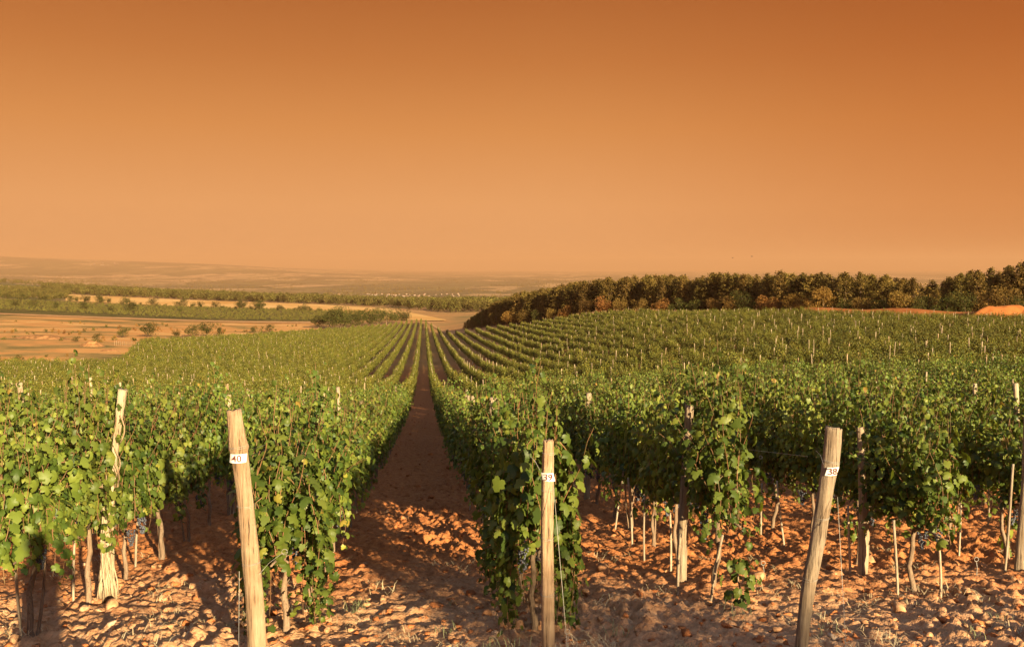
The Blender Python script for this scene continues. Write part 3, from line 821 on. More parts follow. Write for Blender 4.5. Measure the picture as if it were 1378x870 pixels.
def add_tag(root, PP, rr, frac, text, wpx, hpx, d, tilt=0.0, xoff=0.0):
    i = int(frac * 39); c = PP[i]; r = rr[i] * 1.03
    w_, h_ = wpx * d / F_PX, hpx * d / F_PX
    n = 9; V = []; F = []
    ang = min(w_ / r, 2.4)
    for lay, rad_ in ((0, r + .006), (1, r + .009)):
        for a in np.linspace(-ang / 2, ang / 2, n):
            for zz_ in (-h_ / 2, h_ / 2):
                xx = rad_ * math.sin(a) + tilt * zz_
                V.append((c[0] + xoff + xx, c[1] - rad_ * math.cos(a), c[2] + zz_ + .18 * tilt * xx))
    for j in range(n - 1):
        a0 = j * 2; F.append((a0, a0 + 2, a0 + 3, a0 + 1)); b0 = 2 * n + j * 2; F.append((b0, b0 + 2, b0 + 3, b0 + 1))
    t = link('number_tag', mesh_np('number_tag', V, F, [M_TAG]), parent=root)
    cu = bpy.data.curves.new('digits', 'FONT'); cu.body = text; cu.size = h_ * 1.12; cu.align_x = 'CENTER'; cu.align_y = 'CENTER'; cu.extrude = .0006; cu.offset = .0006
    cu.materials.append(M_INK)
    tmp = bpy.data.objects.new('digits_text', cu); dg = bpy.context.evaluated_depsgraph_get()
    me = bpy.data.meshes.new_from_object(tmp.evaluated_get(dg) if False else tmp); me.materials.clear(); me.materials.append(M_INK)
    bpy.data.objects.remove(tmp)
    o = bpy.data.objects.new('digits', me); COL.objects.link(o); o.parent = t
    o.location = (c[0] + xoff, c[1] - r - .014, c[2]); o.rotation_euler = (math.pi / 2, -.12 * tilt, 0)
    return t


R40, P40, r40, d40 = fine_post('end_post', [(349, 880), (343, 800), (335, 720), (328, 650), (321, 600), (315, 552)], [26, 25, 23, 21, 24, 19], 3, M_POST, 'thick weathered post tilted outward, white tag reading forty', knots=((.80, .1, .22), (.80, .5, .18), (.35, .7, .1)))
add_tag(R40, P40, r40, .765, '40', 24, 12, d40, .10)
R39, P39, r39, d39 = fine_post('end_post', [(738, 886), (737, 800), (736, 720), (737, 650), (738, 592)], [17, 18, 17, 17, 14], 5, M_POST, 'slim upright weathered post with white tag reading thirty-nine', knots=((.9, .2, .12),), d=d40)
add_tag(R39, P39, r39, .80, '39', 17, 11, d39, -.25)
R38, P38, r38, d38 = fine_post('end_post', [(1074, 880), (1086, 800), (1101, 725), (1111, 660), (1118, 620), (1122, 575)], [16, 18, 20, 20, 22, 22], 7, M_POSTG, 'thick curved post leaning outward, white tag reading thirty-eight', knots=((.76, .55, .12),), d=d40)
add_tag(R38, P38, r38, .755, '38', 15, 11, d38, .28)


def wires_on(root, PP, rr, paths, fr):
    ps = [ring(PP[int(f * 39)] + np.array([0, 0, .01 * j]), rr[int(f * 39)] * 1.08, 18, (1, 0, random.uniform(-.2, .2)), (0, 1, 0)) for f in fr for j in range(2)]
    link('wire_wrap', wire_mesh(ps, .0013), parent=root)
    if paths: link('tie_wire', wire_mesh(paths, .0016), parent=root)


def loc_of(root, px, py, d): return at_depth(px, py, d) - np.array(root.location)
wires_on(R40, P40, r40, [[loc_of(R40, 340, 604, d40), loc_of(R40, 352, 600, d40 + .5), loc_of(R40, 368, 594, d40 + 1.1)],
                         [loc_of(R40, 338, 612, d40), loc_of(R40, 368, 602, d40 + .8)],
                         [loc_of(R40, 349, 772, d40 - .03), loc_of(R40, 362, 757, d40 - .05), loc_of(R40, 378, 745, d40 - .06)] + ring(loc_of(R40, 383, 742, d40 - .06), .022, 14)], (.80, .52, .33))
wires_on(R39, P39, r39, [[loc_of(R39, 727, 633, d39 - .05), loc_of(R39, 720, 620, d39 - .04), loc_of(R39, 712, 612, d39), loc_of(R39, 706, 606, d39 + .3)]] , (.93, .72, .50, .28))
wires_on(R38, P38, r38, [[loc_of(R38, 1108, 624, d38 - .06), loc_of(R38, 1104, 612, d38), loc_of(R38, 1098, 606, d38 + .4)]], (.82, .50, .28))


def anchor(px0, py0, px1, py1, d, label, ringpx=None):
    a, b = at_depth(px0, py0, d - .10), at_depth(px1, py1, d - .75)
    g_ = float(gz(b[0], b[1])) - .06
    q = (a[2] - g_) / max(a[2] - b[2], 1e-3); b = a + (b - a) * q
    o = empty('anchor_wire', b); tag(o, label, 'wire', 'anchor wires of the end posts')
    link('wire', wire_mesh([[a - b, (a - b) * .5, np.zeros(3)]], .0017), parent=o)
    f = .22; c = (a - b) * f
    link('wire_twist', wire_mesh([ring(c + np.array([0, 0, .02 * i]), .010, 12, (1, 0, 0), (0, 1, .2)) for i in range(4)] + [ring(c + np.array([0, 0, .10]), .018, 14)], .0018), parent=o)


anchor(322, 768, 321, 900, d40, 'straight silver anchor wire hanging beside the post tagged forty')
anchor(745, 655, 766, 900, d39, 'thin twisted anchor wire slanting from the post tagged thirty-nine')
anchor(1127, 668, 1140, 900, d38, 'silver anchor wire running down from the post tagged thirty-eight')

# grey round post, peeled leaning post, low stump posts
fine_post('trellis_post', [(916, 782), (919, 700), (924, 620), (928, 545)], [15, 14, 13, 12], 9, M_POSTG, 'grey round post leaning slightly in the row behind tag thirty-eight', sides=14)
fine_post('trellis_post', [(1160, 774), (1163, 720), (1161, 650), (1158, 575)], [13, 14, 11, 9], 13, M_POSTG, 'forked grey post under the vines beside post tagged thirty-eight', sides=14)
fine_post('trellis_post', [(1371, 768), (1377, 710), (1382, 650), (1384, 560)], [15, 15, 14, 12], 15, M_POSTG, 'leaning grey post at the outer edge of the vines near big rocks', sides=14)
rt, PPp, rrp, dp = fine_post('peeled_post', [(149, 805), (149, 700), (151, 640), (157, 585), (165, 524)], [9, 9, 9, 9, 12], 17, M_PALE, 'pale peeled leaning post with frayed wood fibres spreading at its foot', sides=12, rough=.12)
rs = np.random.RandomState(4); st = []
for i in range(34):
    a = rs.uniform(-1, 1); z0 = float(PPp[20][2]) * rs.uniform(.35, 1.02); zf = rs.uniform(-.02, .06)
    q = np.linspace(0, 1, 7); w_ = .085
    x = a * w_ * (.28 + .9 * q ** 1.2) + .015 * np.sin(q * 9 + i); y = -.05 + rs.uniform(-.07, .02) + .03 * q * rs.uniform(-1, 1)
    st.append(tube(np.stack([x, y + 0 * q, z0 + (zf - z0) * q], 1), np.linspace(.006, .010, 7) * rs.uniform(.7, 1.5), 5, rough=.2, seed=i))
link('frayed_fibres', mesh_np('frayed_fibres', *join(st), [M_PALE]), parent=rt)
st = []
for i in range(5):
    q = np.linspace(0, 1, 6); z0 = float(PPp[-1][2]) * rs.uniform(.6, .9); x0 = float(np.interp(z0, PPp[:, 2], PPp[:, 0]))
    st.append(tube(np.stack([x0 + .03 + .05 * np.sin(q * 3), -.06 - .02 * q, z0 - q * rs.uniform(.2, .4)], 1), .006, 5, rough=.3, seed=i))
link('split_strip', mesh_np('split_strip', *join(st), [M_POST]), parent=rt)

# thin stakes beside near vines (positions read off the photo)
STAKES = [(30, 850, 745, 'the outermost vine of the peeled post row'), (100, 805, 700, 'the vine before the peeled post'), (850, 734, 655, 'a hanging tuft of leaves'), (828, 716, 640, 'twin thin trunks'),
          (868, 752, 680, 'a slanting trunk'), (902, 770, 705, 'the grey round post'), (913, 800, 738, 'the foot of the grey round post'), (957, 815, 735, 'a dangling blue tie'), (1024, 722, 665, 'a pale ring of wire'),
          (1056, 735, 660, 'open red soil by the curved post'), (1144, 770, 695, 'a yellow-leaved tuft'), (1208, 800, 720, 'the vine past the forked post'), (1290, 748, 680, 'the pair of wire rings'),
          (1329, 705, 650, 'the shaded far row'), (1352, 770, 640, 'the outer leaning post'), (632, 684, 640, 'the open aisle'), (422, 762, 700, 'the vine behind the post tagged forty'), (183, 762, 690, 'the peeled post'),
          (770, 660, 610, 'the small tuft behind tag thirty-nine'), (1265, 800, 740, 'the twisted twin trunk')]
for i, (px, py, pt, near) in enumerate(STAKES):
    x, y = gp(px, py); z = float(gz(x, y)); top = EYE - px_slopes(px, pt)[1] * y
    o = link('vine_stake', STK[i % 3], (x, y, z)); hh = [1.0, .8, 1.25][i % 3]; o.scale = (1.1, 1.1, max(.5, (top - z + .15)) / hh)
    o.rotation_euler = (random.gauss(0, .05), random.gauss(0, .07), random.uniform(0, 6))
    tag(o, 'thin grey wooden stake beside ' + near, 'stake', 'thin stakes beside the vines')

# trellis wires on near rows
for k in (42, 41, 40, 39, 38, 37, 36, 35):
    c = row_c(k); s0 = {40: 6.4, 39: 6.4, 38: 6.5}.get(k, START.get(k, 8.5)); paths = []
    for hgt in (.68, 1.15, 1.55):
        path = []
        for s in np.linspace(s0, 34, 16):
            x, y = rowxy(c, s); path.append((x, y, float(base_z(x, y)) + hgt))
        paths.append(path)
    o = link('trellis_wire', wire_mesh(paths, .0014, 4)); tag(o, 'three thin silver wires strung through the ' + row_name(k), 'wire', 'wires strung along the vine rows')

# wire eyelets on sticks, dangling
for px, py, lab in ((1240, 318, 0),) * 0: pass
for px, py, gy_, lab in ((1027, 757, 778, 'rusty wire eyelet sticking up from an orange stone'), (1314, 752, 775, 'bent wire eyelet standing in the soil past the twin trunk'), (1024, 615, 640, 'pair of wire loops among leaves above the open soil')):
    x, y = gp(px, gy_) if py > 700 else (None, None)
    if x is None:
        x, y = gp(1024, 722)
    d = y; c = at_depth(px, py, d); b = np.array([x, y, float(gz(x, y)) - .03]) if py > 700 else c + np.array([.10, .3, -.06])
    o = empty('wire_eyelet', b); tag(o, lab, 'wire', 'wire eyelets near the row ends')
    link('wire_stem', wire_mesh([[np.zeros(3), (c - b) * .6 + np.array([.01, 0, 0]), c - b - np.array([0, 0, .03])]], .003), parent=o)
    link('wire_loop', wire_mesh([ring(c - b, .024, 16)] + ([ring(c - b + np.array([.2, 0, 0]), .024, 16)] if py < 700 else []), .003), parent=o)

# young vine by the curved post, low leafy tufts
def small_vine(px, py, h, w_, seed, label, n=9):
    x, y = gp(px, py); z = float(gz(x, y)); o = empty('young_vine', (x, y, z)); tag(o, label, 'grape vine', 'low young vines near the row ends')
    rs = np.random.RandomState(seed); P, NR, TP = [], [], []
    nn = int(130 * h * w_ * 4)
    q = rs.rand(nn) ** .8; an = rs.rand(nn) * 6.28; rr = w_ * np.sqrt(rs.rand(nn)) * (.35 + .9 * np.sin(np.clip(q, .05, 1) * 2.6))
    P = np.stack([rr * np.cos(an), rr * np.sin(an), .08 + q * h], 1); out = np.stack([np.cos(an), np.sin(an), .4 + 0 * an], 1) + rs.normal(0, .4, (nn, 3))
    tp = np.stack([np.cos(an) * .5, np.sin(an) * .5, -1 + 0 * an], 1) + rs.normal(0, .3, (nn, 3))
    V, F, T = scatter_leaves(P, out, tp, rs.uniform(.06, .11, nn), LT, rs)
    link('foliage', mesh_np('young_foliage', V, F, [M_LEAF], {'tint': T}), parent=o)
    s = np.linspace(0, 1, 6); link('trunk', mesh_np('young_stem', *tube(np.stack([.02 * np.sin(s * 5), 0 * s, -.04 + s * h * .9], 1), np.linspace(.014, .006, 6), 6, rough=.2), [M_BARK], smooth=True), parent=o)


small_vine(995, 822, .42, .17, 1, 'small bushy young vine alone on stony soil before the grey round post')
small_vine(852, 705, .22, .09, 2, 'little tuft of vine leaves on a thin pale stake')
small_vine(1145, 730, .34, .11, 3, 'yellowish young vine with a bare stem beside the forked post')
small_vine(1356, 745, .42, .10, 4, 'sparse young vine climbing a stake beside the outer leaning post')

# ------------------------------------------------------------------ stones and soil clods
def rock_mesh(seed, flat=.6, sub=2, mat_=None, jag=.22):
    rs = np.random.RandomState(seed); V, F = ico(1, sub)
    for _ in range(16):          # cut by random planes for angular facets
        n = rs.normal(size=3); n /= np.linalg.norm(n); d = rs.uniform(.38, .85); s = V @ n
        V = V - 0.97 * np.clip(s - d, 0, None)[:, None] * n[None]
    V += rs.normal(0, (.15 if sub == 1 else .085) if mat_ is not None else .045, V.shape); V *= np.array([1.0, rs.uniform(.6, .9), flat * rs.uniform(.8, 1.2)])
    return mesh_np('rock', V, F, [mat_ or M_STONE])


ROCK = [rock_mesh(i, .55) for i in range(7)]
CLOD = [rock_mesh(40 + i, .65, 1 if i % 2 else 2, M_CLOD) for i in range(8)]
BIG = [(812, 770, 28, 'rounded orange boulder standing up in the soil past tag thirty-nine'), (1210, 822, 24, 'flat broad orange stone lying before the forked post'), (1170, 757, 26, 'slanted orange slab beneath the vines past the forked post'),
       (1300, 798, 20, 'angular orange block catching the sun past the twin trunk'), (838, 808, 0, None), (790, 800, 14, 'tan rounded stone in shade near the anchor wire'), (1022, 780, 22, 'smooth orange stone carrying the rusty wire eyelet'),
       (1010, 808, 15, 'pale rounded stone beside the small young vine'), (935, 825, 13, 'upright pointed orange stone before the grey round post'), (1336, 800, 20, 'pale jagged block half buried past the twin trunk'),
       (1120, 860, 17, 'pale orange stone by the foot of the curved post'), (1375, 835, 17, 'tall orange stone cut by the outer edge of the scene'), (262, 795, 24, 'orange block with a tuft of straw on top'),
       (150, 820, 26, 'broad sunlit stone in front of the frayed fibres'), (115, 822, 20, 'rounded orange stone beside the frayed fibres'), (250, 838, 20, 'low pale stone in the open verge near post forty'),
       (195, 858, 22, 'long flat sunlit stone in the verge'), (20, 862, 20, 'orange stone at the outer corner of the verge'), (500, 790, 14, 'white stone in the shaded aisle mouth'), (515, 812, 16, 'brown slab in the shaded aisle mouth'),
       (655, 828, 16, 'ochre stone close to the leaves at tag thirty-nine'), (610, 812, 12, 'small brown stone in the shaded verge'), (970, 838, 13, 'square orange stone below the young vine'), (830, 862, 12, 'orange stone in the shaded rubble'),
       (440, 850, 16, 'sunlit tan stone between the post tagged forty and the aisle'), (60, 835, 14, 'low stone in the photographer shadow'), (1045, 850, 14, 'dark red stone beside the foot of the curved post'), (1250, 858, 14, 'white streaked stone among straw'),
       (1330, 842, 14, 'pale sharp stone in broken shade'), (545, 700, 14, 'orange lump of soil in the middle of the aisle'), (520, 690, 9, 'pale small lump of soil in the aisle')]
for i, (px, py, wpx, lab) in enumerate(BIG):
    if not lab: continue
    x, y = gp(px, py); r = wpx * y / F_PX * .62
    o = link('stone', ROCK[i % 7], (x, y, float(base_z(x, y)) + r * .22 + .01), random.uniform(-.5, .5)); o.scale = (r * 1.15, r, r * random.uniform(1.0, 1.5)); o.rotation_euler = (random.uniform(-.3, .3), random.uniform(-.3, .3), random.uniform(0, 6))
    tag(o, lab, 'stone', 'notable stones on the red soil')


def scatter_ground(name, n, ylo, yhi, smin, smax, templates, label, cat, dens=1.5, sink=.32, tmax=.66, mask=None, powr=5.5):
    u = RS.rand(n); y = ylo + (yhi - ylo) * u ** dens; t = RS.uniform(-tmax, tmax, n); x = t * y
    if mask is not None: keep = mask(x, y); x, y = x[keep], y[keep]
    n = len(x)
    s = smin + (smax - smin) * RS.rand(n) ** powr
    z = gz(x, y) + s * (.30 - sink)
    ob = instancer(name, np.stack([x, y, z], 1), templates, RS.uniform(0, 6.28, n), s, RS.randint(0, len(templates), n), mats=[templates[0].materials[0]])
    tag(ob, label, cat); return ob


scatter_ground('soil_clods', 10000, 5.2, 34, .008, .085, CLOD, 'loose red soil clods scattered over the ground between rows', 'soil clods', 1.7)
scatter_ground('rubble', 7000, 5.0, 12, .006, .07, ROCK, 'pale stony rubble strewn over the verge before the vines', 'rubble', 1.5, mask=lambda x, y: RS.rand(len(x)) < np.clip((12.0 - y) / 4.5, .0, 1))

scatter_ground('aisle_clods', 5200, 12, 75, .03, .13, CLOD, 'bigger soil clods lying along the open aisle and between rows', 'soil clods', 1.2, tmax=.5, powr=2.5, mask=lambda x, y: (np.abs(x * CA + y * SA - row_c(39.5)) < .85) | (RS.rand(len(x)) < .25))
# straw bits and weeds
def straw_mesh(seed, n=14, l=.12, mat_=None, up_=.15):
    rs = np.random.RandomState(seed); V, F = [], []
    for i in range(n):
        a = rs.rand() * 6.28; c = rs.normal(0, .06, 3); c[2] = abs(c[2]) * .3 + .01; d = np.array([math.cos(a), math.sin(a), rs.uniform(-.1, .4) + up_]) * l * rs.uniform(.4, 1); w_ = np.array([-math.sin(a), math.cos(a), 0]) * .0022
        k = len(V); mid = c + d * .5 + np.array([0, 0, .02]); e = c + d
        V += [c - w_, c + w_, mid + w_, mid - w_, e + w_ * .3, e - w_ * .3]; F += [(k, k + 1, k + 2, k + 3), (k + 3, k + 2, k + 4, k + 5)]
    return mesh_np('straw', V, F, [mat_])


M_STRAW = plain('straw', (.60, .47, .28), .8, col2=(.45, .33, .18), var=.2)
M_WEED = plain('weed', (.16, .20, .08), .7, col2=(.25, .24, .12), var=.2)
scatter_ground('straw_litter', 420, 5.4, 11, .6, 1.3, [straw_mesh(i, mat_=M_STRAW) for i in range(4)], 'dry straw and twig litter scattered on the stony verge', 'straw', 1.2, sink=.3, powr=1.2, mask=lambda x, y: perlin(x * .9, y * .9, 77) > .12)
scatter_ground('verge_weeds', 60, 5.4, 8.2, .5, 1.1, [straw_mesh(20 + i, 22, .09, M_WEED, .9) for i in range(3)], 'thin low green weeds sprouting in patches on the stony verge', 'weeds', 1.2, sink=.3, powr=1.2, mask=lambda x, y: perlin(x * 1.1 + 5, y * 1.1, 99) > .18)

# ------------------------------------------------------------------ trees
def quads_cloud(P, size, rs, nrm_bias=None):
    n = len(P)
    nr = rs.normal(size=(n, 3)) + (nrm_bias if nrm_bias is not None else 0)
    tp = rs.normal(size=(n, 3))
    V, F, T = scatter_leaves(P, nr, tp, size, LQ, rs, tint=rs.rand(n) * .93)
    return V, F, T


def pine_crown(seed, n=3000):
    """unit height 1 tree; broad layered crown"""
    rs = np.random.RandomState(seed); P = []; S = []
    nb = 60
    for i in range(nb):
        q = (i / nb) ** .9; z = .16 + q * .80; rmax = (.23 * (1 - q) ** .62 + .03) * (.8 + .4 * rs.rand())
        an = i * 2.4 + rs.normal(0, .4); m = int(n / nb * (1.3 - .6 * q))
        ln = rs.rand(m) ** .55
        cx_ = np.cos(an) * rmax * ln; cy_ = np.sin(an) * rmax * ln
        P.append(np.stack([cx_ + rs.normal(0, .022, m), cy_ + rs.normal(0, .022, m), z + ln * .035 + rs.normal(0, .016, m) + .015 * np.sin(an)], 1))
    k = 40; P.append(np.stack([rs.normal(0, .012, k), rs.normal(0, .012, k), rs.uniform(.88, 1.02, k)], 1))
    P = np.concatenate(P)
    V, F, T = quads_cloud(P, rs.uniform(.014, .034, len(P)), rs, np.array([0, 0, .8]))
    return mesh_np('pine_crown', V, F, [M_PINE], {'tint': T})


def round_crown(seed, material, n=2600, lobes=14, zc=.56, ws=.36, ls=(.020, .040)):
    rs = np.random.RandomState(seed); P = []
    C = np.stack([rs.normal(0, ws * .42, lobes), rs.normal(0, ws * .42, lobes), rs.uniform(.28, .84, lobes)], 1); R_ = rs.uniform(.13, .24, lobes)
    for c, r in zip(C, R_):
        m = int(n / lobes); d = rs.normal(size=(m, 3)); d /= np.linalg.norm(d, axis=1)[:, None]
        P.append(c + d * (r * rs.uniform(.55, 1.08, m) ** .6)[:, None])
    P = np.concatenate(P); P = P[P[:, 2] > .04]
    V, F, T = quads_cloud(P, rs.uniform(ls[0], ls[1], len(P)), rs, np.array([0, 0, .5]))
    return mesh_np('leafy_crown', V, F, [material], {'tint': T})


def tree_trunk(seed, top=.9, r=.018, limbs=5):
    rs = np.random.RandomState(seed); s = np.linspace(0, 1, 7)
    P = np.stack([.015 * np.sin(s * 4 + seed), .015 * np.cos(s * 3 + seed), -.03 + s * top], 1); parts = [tube(P, np.linspace(r, r * .2, 7), 6, rough=.1, seed=seed)]
    for i in range(limbs):
        z0 = rs.uniform(.25, .65); an = rs.rand() * 6.28; q = np.linspace(0, 1, 4); ln = rs.uniform(.10, .2)
        parts.append(tube(np.stack([np.cos(an) * ln * q, np.sin(an) * ln * q, z0 + ln * .6 * q], 1), np.linspace(r * .4, r * .12, 4), 4, seed=i))
    return mesh_np('tree_trunk', *join(parts), [M_TRUNK], smooth=True)


PINES = [pine_crown(400 + i) for i in range(6)]
PTRK = [tree_trunk(420 + i) for i in range(3)]
AUT = [round_crown(430 + i, M_AUT) for i in range(3)]
OAK = [round_crown(440 + i, M_OAK) for i in range(4)]
TAW = [round_crown(460 + i, M_TAWNY) for i in range(3)]
RTRK = [tree_trunk(450 + i, .7, .025, 6) for i in range(3)]


def tree(name, crown, trunk, x, y, h, wid, label, cat, group, z=None):
    z = float(base_z(x, y)) if z is None else z
    o = empty(name, (x, y, z), random.uniform(0, 6.28)); o.scale = (h * wid, h * wid, h)
    link('crown', crown, parent=o); link('trunk', trunk, parent=o)
    tag(o, label, cat, group); return o


edge = [(624, 275), (636, 255), (662, 232), (700, 211), (780, 190), (860, 175), (980, 154), (1103, 136), (1250, 122), (1379, 117), (1520, 110)]
hts = [(620, 2.8), (640, 4.6), (665, 6.6), (700, 8.2), (780, 8.6), (860, 8.3), (1000, 7.9), (1100, 7.4), (1200, 7.1), (1258, 5.5), (1290, 7.0), (1340, 7.9), (1379, 8.6), (1500, 8.8)]
ep = np.array([(T_(a) * d, d) for a, d in edge]); seg = np.linalg.norm(np.diff(ep, axis=0), axis=1); cum = np.concatenate([[0], np.cumsum(seg)])
nrm_dir = np.array([.62, .78])
def edge_at(u): return np.array([np.interp(u, cum, ep[:, 0]), np.interp(u, cum, ep[:, 1])])
npine = 0
sec = lambda px: 'low end of the pine wood' if px < 780 else ('middle of the pine wood' if px < 1100 else ('high part of the pine wood before the dip' if px < 1255 else 'tall end of the pine wood by the soil heap'))
back = []
for rowi in range(6):
    u = 1.5 + rowi * 1.3
    while u < cum[-1]:
        q = edge_at(u) + nrm_dir * (1.6 + rowi * 2.9) + np.array([random.gauss(0, .6), random.gauss(0, .6)])
        px = CX + F_PX * q[0] / q[1]
        h = float(np.interp(px, [a for a, _ in hts], [b for _, b in hts])) * random.choice([.80, .86, .90, .93, .97]) * random.uniform(.96, 1.04)
        zb = float(base_z(q[0], q[1])); zb = zb if rowi == 0 else max(zb, float(base_z(*edge_at(u))) - .5)
        if npine < 300:
            tree('pine_tree', PINES[random.randrange(6)], random.choice(PTRK), q[0], q[1], h, random.uniform(.95, 1.3), 'dark olive-green pine standing in the ' + sec(px), 'pine tree', 'pines in the ' + sec(px), zb)
            npine += 1
        else: back.append((q[0], q[1], zb, h))
        u += random.uniform(1.9, 3.0)
bk = np.array(back)
ob = instancer('pine_wood_interior', bk[:, :3], PINES, RS.uniform(0, 6, len(bk)), bk[:, 3], RS.randint(0, 6, len(bk)), mats=[M_PINE]); tag(ob, 'mass of further pine tops behind the front pines of the wood', 'pine wood')
print('PINES', npine)
# leafy trees and autumn bushes in front of the pines
FR = [(648, 6.5, 0), (668, 7, 1), (688, 8.0, 3), (705, 7, 1), (722, 6, 0), (742, 7, 1), (762, 6, 3), (790, 7, 1), (812, 7.5, 3), (836, 6, 1), (862, 5.5, 1), (893, 6, 3), (915, 6, 0), (932, 5.5, 0), (965, 7, 1), (985, 6.5, 1), (1002, 8, 0),
      (1030, 6.5, 3), (1045, 5.5, 3), (1068, 6.5, 3), (1080, 5.5, 3), (1092, 5.0, 3), (1108, 8.2, 3), (1138, 5, 0), (1160, 5.5, 1), (1188, 5, 0), (1222, 8.5, 2), (1240, 6, 0), (1275, 6, 0), (1300, 7, 0), (1330, 7.5, 1), (1352, 8, 1), (1372, 6, 0)]
FRN = ['olive-green broadleaf tree', 'brownish-green broadleaf tree', 'tawny broadleaf tree', 'orange autumn-leaved tree']
nfr = 0
marks = ['at the low tip', 'near the low tip', 'below the lowest pines', 'by the aisle end', 'below tall pines', 'midway along', 'near the crest', 'beside the dip', 'above the soil heap', 'at the tall end']
for px, h, kd in FR:
    d = float(np.interp(px, [a for a, _ in edge], [b for _, b in edge])) - 2.0; h *= .60
    nfr += 1
    cr = AUT[nfr % 3] if kd == 3 else (random.choice(OAK) if kd == 0 else TAW[nfr % 3])
    of = ORD[nfr] if nfr <= 20 else ORD[len(FR) - nfr + 1]
    lab = '%s, %s broadleaf from the %s end of the pine wood foot' % (FRN[kd], of, 'low' if nfr <= 20 else 'high')
    tree('broadleaf_tree', cr, RTRK[nfr % 3], T_(px) * d, d, h, random.uniform(1.0, 1.25), lab, 'tree', 'broadleaf trees along the foot of the pine wood')

# hedgerow, clump and bushes in the middle distance at the dry fields
HG = []
for px in [95, 103, 112, 118, 130, 138, 146, 163, 172, 178, 186, 205, 211, 222, 240, 247, 262, 268, 290, 297, 303, 320, 327, 339, 345, 352, 372, 380, 396, 405, 411, 420, 428]:
    HG.append((px + random.uniform(-3, 3), float(np.interp(px, [92, 200, 300, 430], [615, 588, 570, 560])) + random.uniform(-10, 10), random.choice([2.4, 3.2, 4.2, 5.2, 6.8]), 'in the hedgerow between green strip and golden field'))
for px, d, h in ((428, 335, 4.5), (443, 330, 6.5), (458, 333, 7.5), (472, 340, 6.0), (484, 350, 6.0), (497, 362, 6.5), (508, 372, 6.0), (520, 385, 6.5), (533, 395, 6.0), (544, 400, 5.5)):
    HG.append((px, d, h * 1.25, 'in the clump at the far edge of the vineyard'))
for px, d, h in ((198, 236, 4.4), (164, 230, 3.2), (258, 246, 4.2), (277, 252, 4.6), (294, 262, 2.8), (236, 243, 2.2), (340, 285, 2.4), (362, 292, 3.2), (128, 215, 2.0), (100, 205, 1.6), (60, 250, 1.2)):
    HG.append((px, d, h, 'on dry ground beyond the vineyard'))
for px, d, h in ((20, 455, 5), (45, 460, 5.5), (75, 450, 4.5), (112, 455, 5), (148, 452, 3.6), (176, 455, 7.0), (242, 475, 4.0), (8, 590, 5), (30, 600, 5), (60, 590, 5)):
    HG.append((px, d, h, 'standing alone on the green strip'))
cnts = {}
for px, d, h, where in HG:
    cnts[where] = cnts.get(where, 0) + 1
    c_ = cnts[where]; o_ = ORD[c_] if c_ <= 20 else None
    lab = ('%s dark green bushy tree %s' % (o_, where)) if o_ else 'dark green bushy tree past the twentieth ' + where
    tree('bush_tree' if h > 3.4 else 'bush', OAK[random.randrange(4)], random.choice(RTRK), T_(px) * d, d, h, random.uniform(1.1, 1.6), lab, 'tree', 'bushy trees ' + where)

BUSH = [round_crown(470 + i, M_WOODS, 260, 6, ls=(.06, .12)) for i in range(4)]
def wood_stuff(name, n, t0, t1, d0f, d1f, s0, s1, label, mask=None, tpl=BUSH):
    t = RS.uniform(t0, t1, n); q = RS.rand(n); d = d0f(t) * (1 - q) + d1f(t) * q; x = t * d
    if mask is not None:
        k = mask(x, d); x, d = x[k], d[k]
    ob = instancer(name, np.stack([x, d, base_z(x, d) - .3], 1), tpl, RS.uniform(0, 6, len(x)), RS.uniform(s0, s1, len(x)), RS.randint(0, len(tpl), len(x)), mats=[M_OAK]); tag(ob, label, 'woodland')


I_ = lambda pts: (lambda t: np.interp(t, [T_(a) for a, _ in pts], [b for _, b in pts]))
wood_stuff('distant_wood', 3600, T_(60), T_(720), I_([(60, 1000), (88, 930), (250, 870), (430, 850), (520, 800), (600, 600), (720, 560)]), I_([(60, 1350), (300, 1350), (720, 1350)]), 7, 11, 'dark band of far woodland beyond the golden field')
wood_stuff('scrub', 1300, -.72, T_(92), I_([(-150, 630), (92, 640)]), I_([(-150, 1300), (92, 1200)]), 3.5, 7, 'scattered scrub and orchard trees beyond the green strip', mask=lambda x, y: perlin(x * .02, y * .02, 5) > -.25)
wood_stuff('plain_trees', 6500, -.7, .3, I_([(-200, 1800), (1000, 1800)]), I_([(-200, 7500), (1000, 8000)]), 7, 13, 'rows and clumps of tiny trees across the hazy plain', mask=lambda x, y: perlin(x * .0022, y * .0012, 15) > .02)
# young vines on the green strip
gq = []
M_STRIP = leaf_mat('strip_leaf', [(0, (.05, .048, .010)), (.5, (.105, .095, .016)), (1, (.19, .15, .028))], trans=.2, rough=.7)
STRIPT = [vine_foliage(260 + i, n=15, hang=3, ylen=1.6, spread=.3, lsize=.30, step=.22, tmpl=LQ, material=M_STRIP)[0] for i in range(4)]
for t in np.arange(-.70, T_(520), .0042):
    for d in np.arange(360, 585, 8.0):
        if d < np.interp(t, [T_(430), T_(520)], [405, 470]): continue
        gq.append((t * d + random.uniform(-1.2, 1.2), d + random.uniform(-2, 2)))
gq = np.array(gq)
ob = instancer('green_strip_vines', np.stack([gq[:, 0], gq[:, 1], base_z(gq[:, 0], gq[:, 1]) + .1], 1), STRIPT, np.full(len(gq), RZROW + 1.2), RS.uniform(.6, .95, len(gq)), RS.randint(0, 4, len(gq)), mats=[M_STRIP])
tag(ob, 'low green vines filling the strip behind the dry field', 'vines')

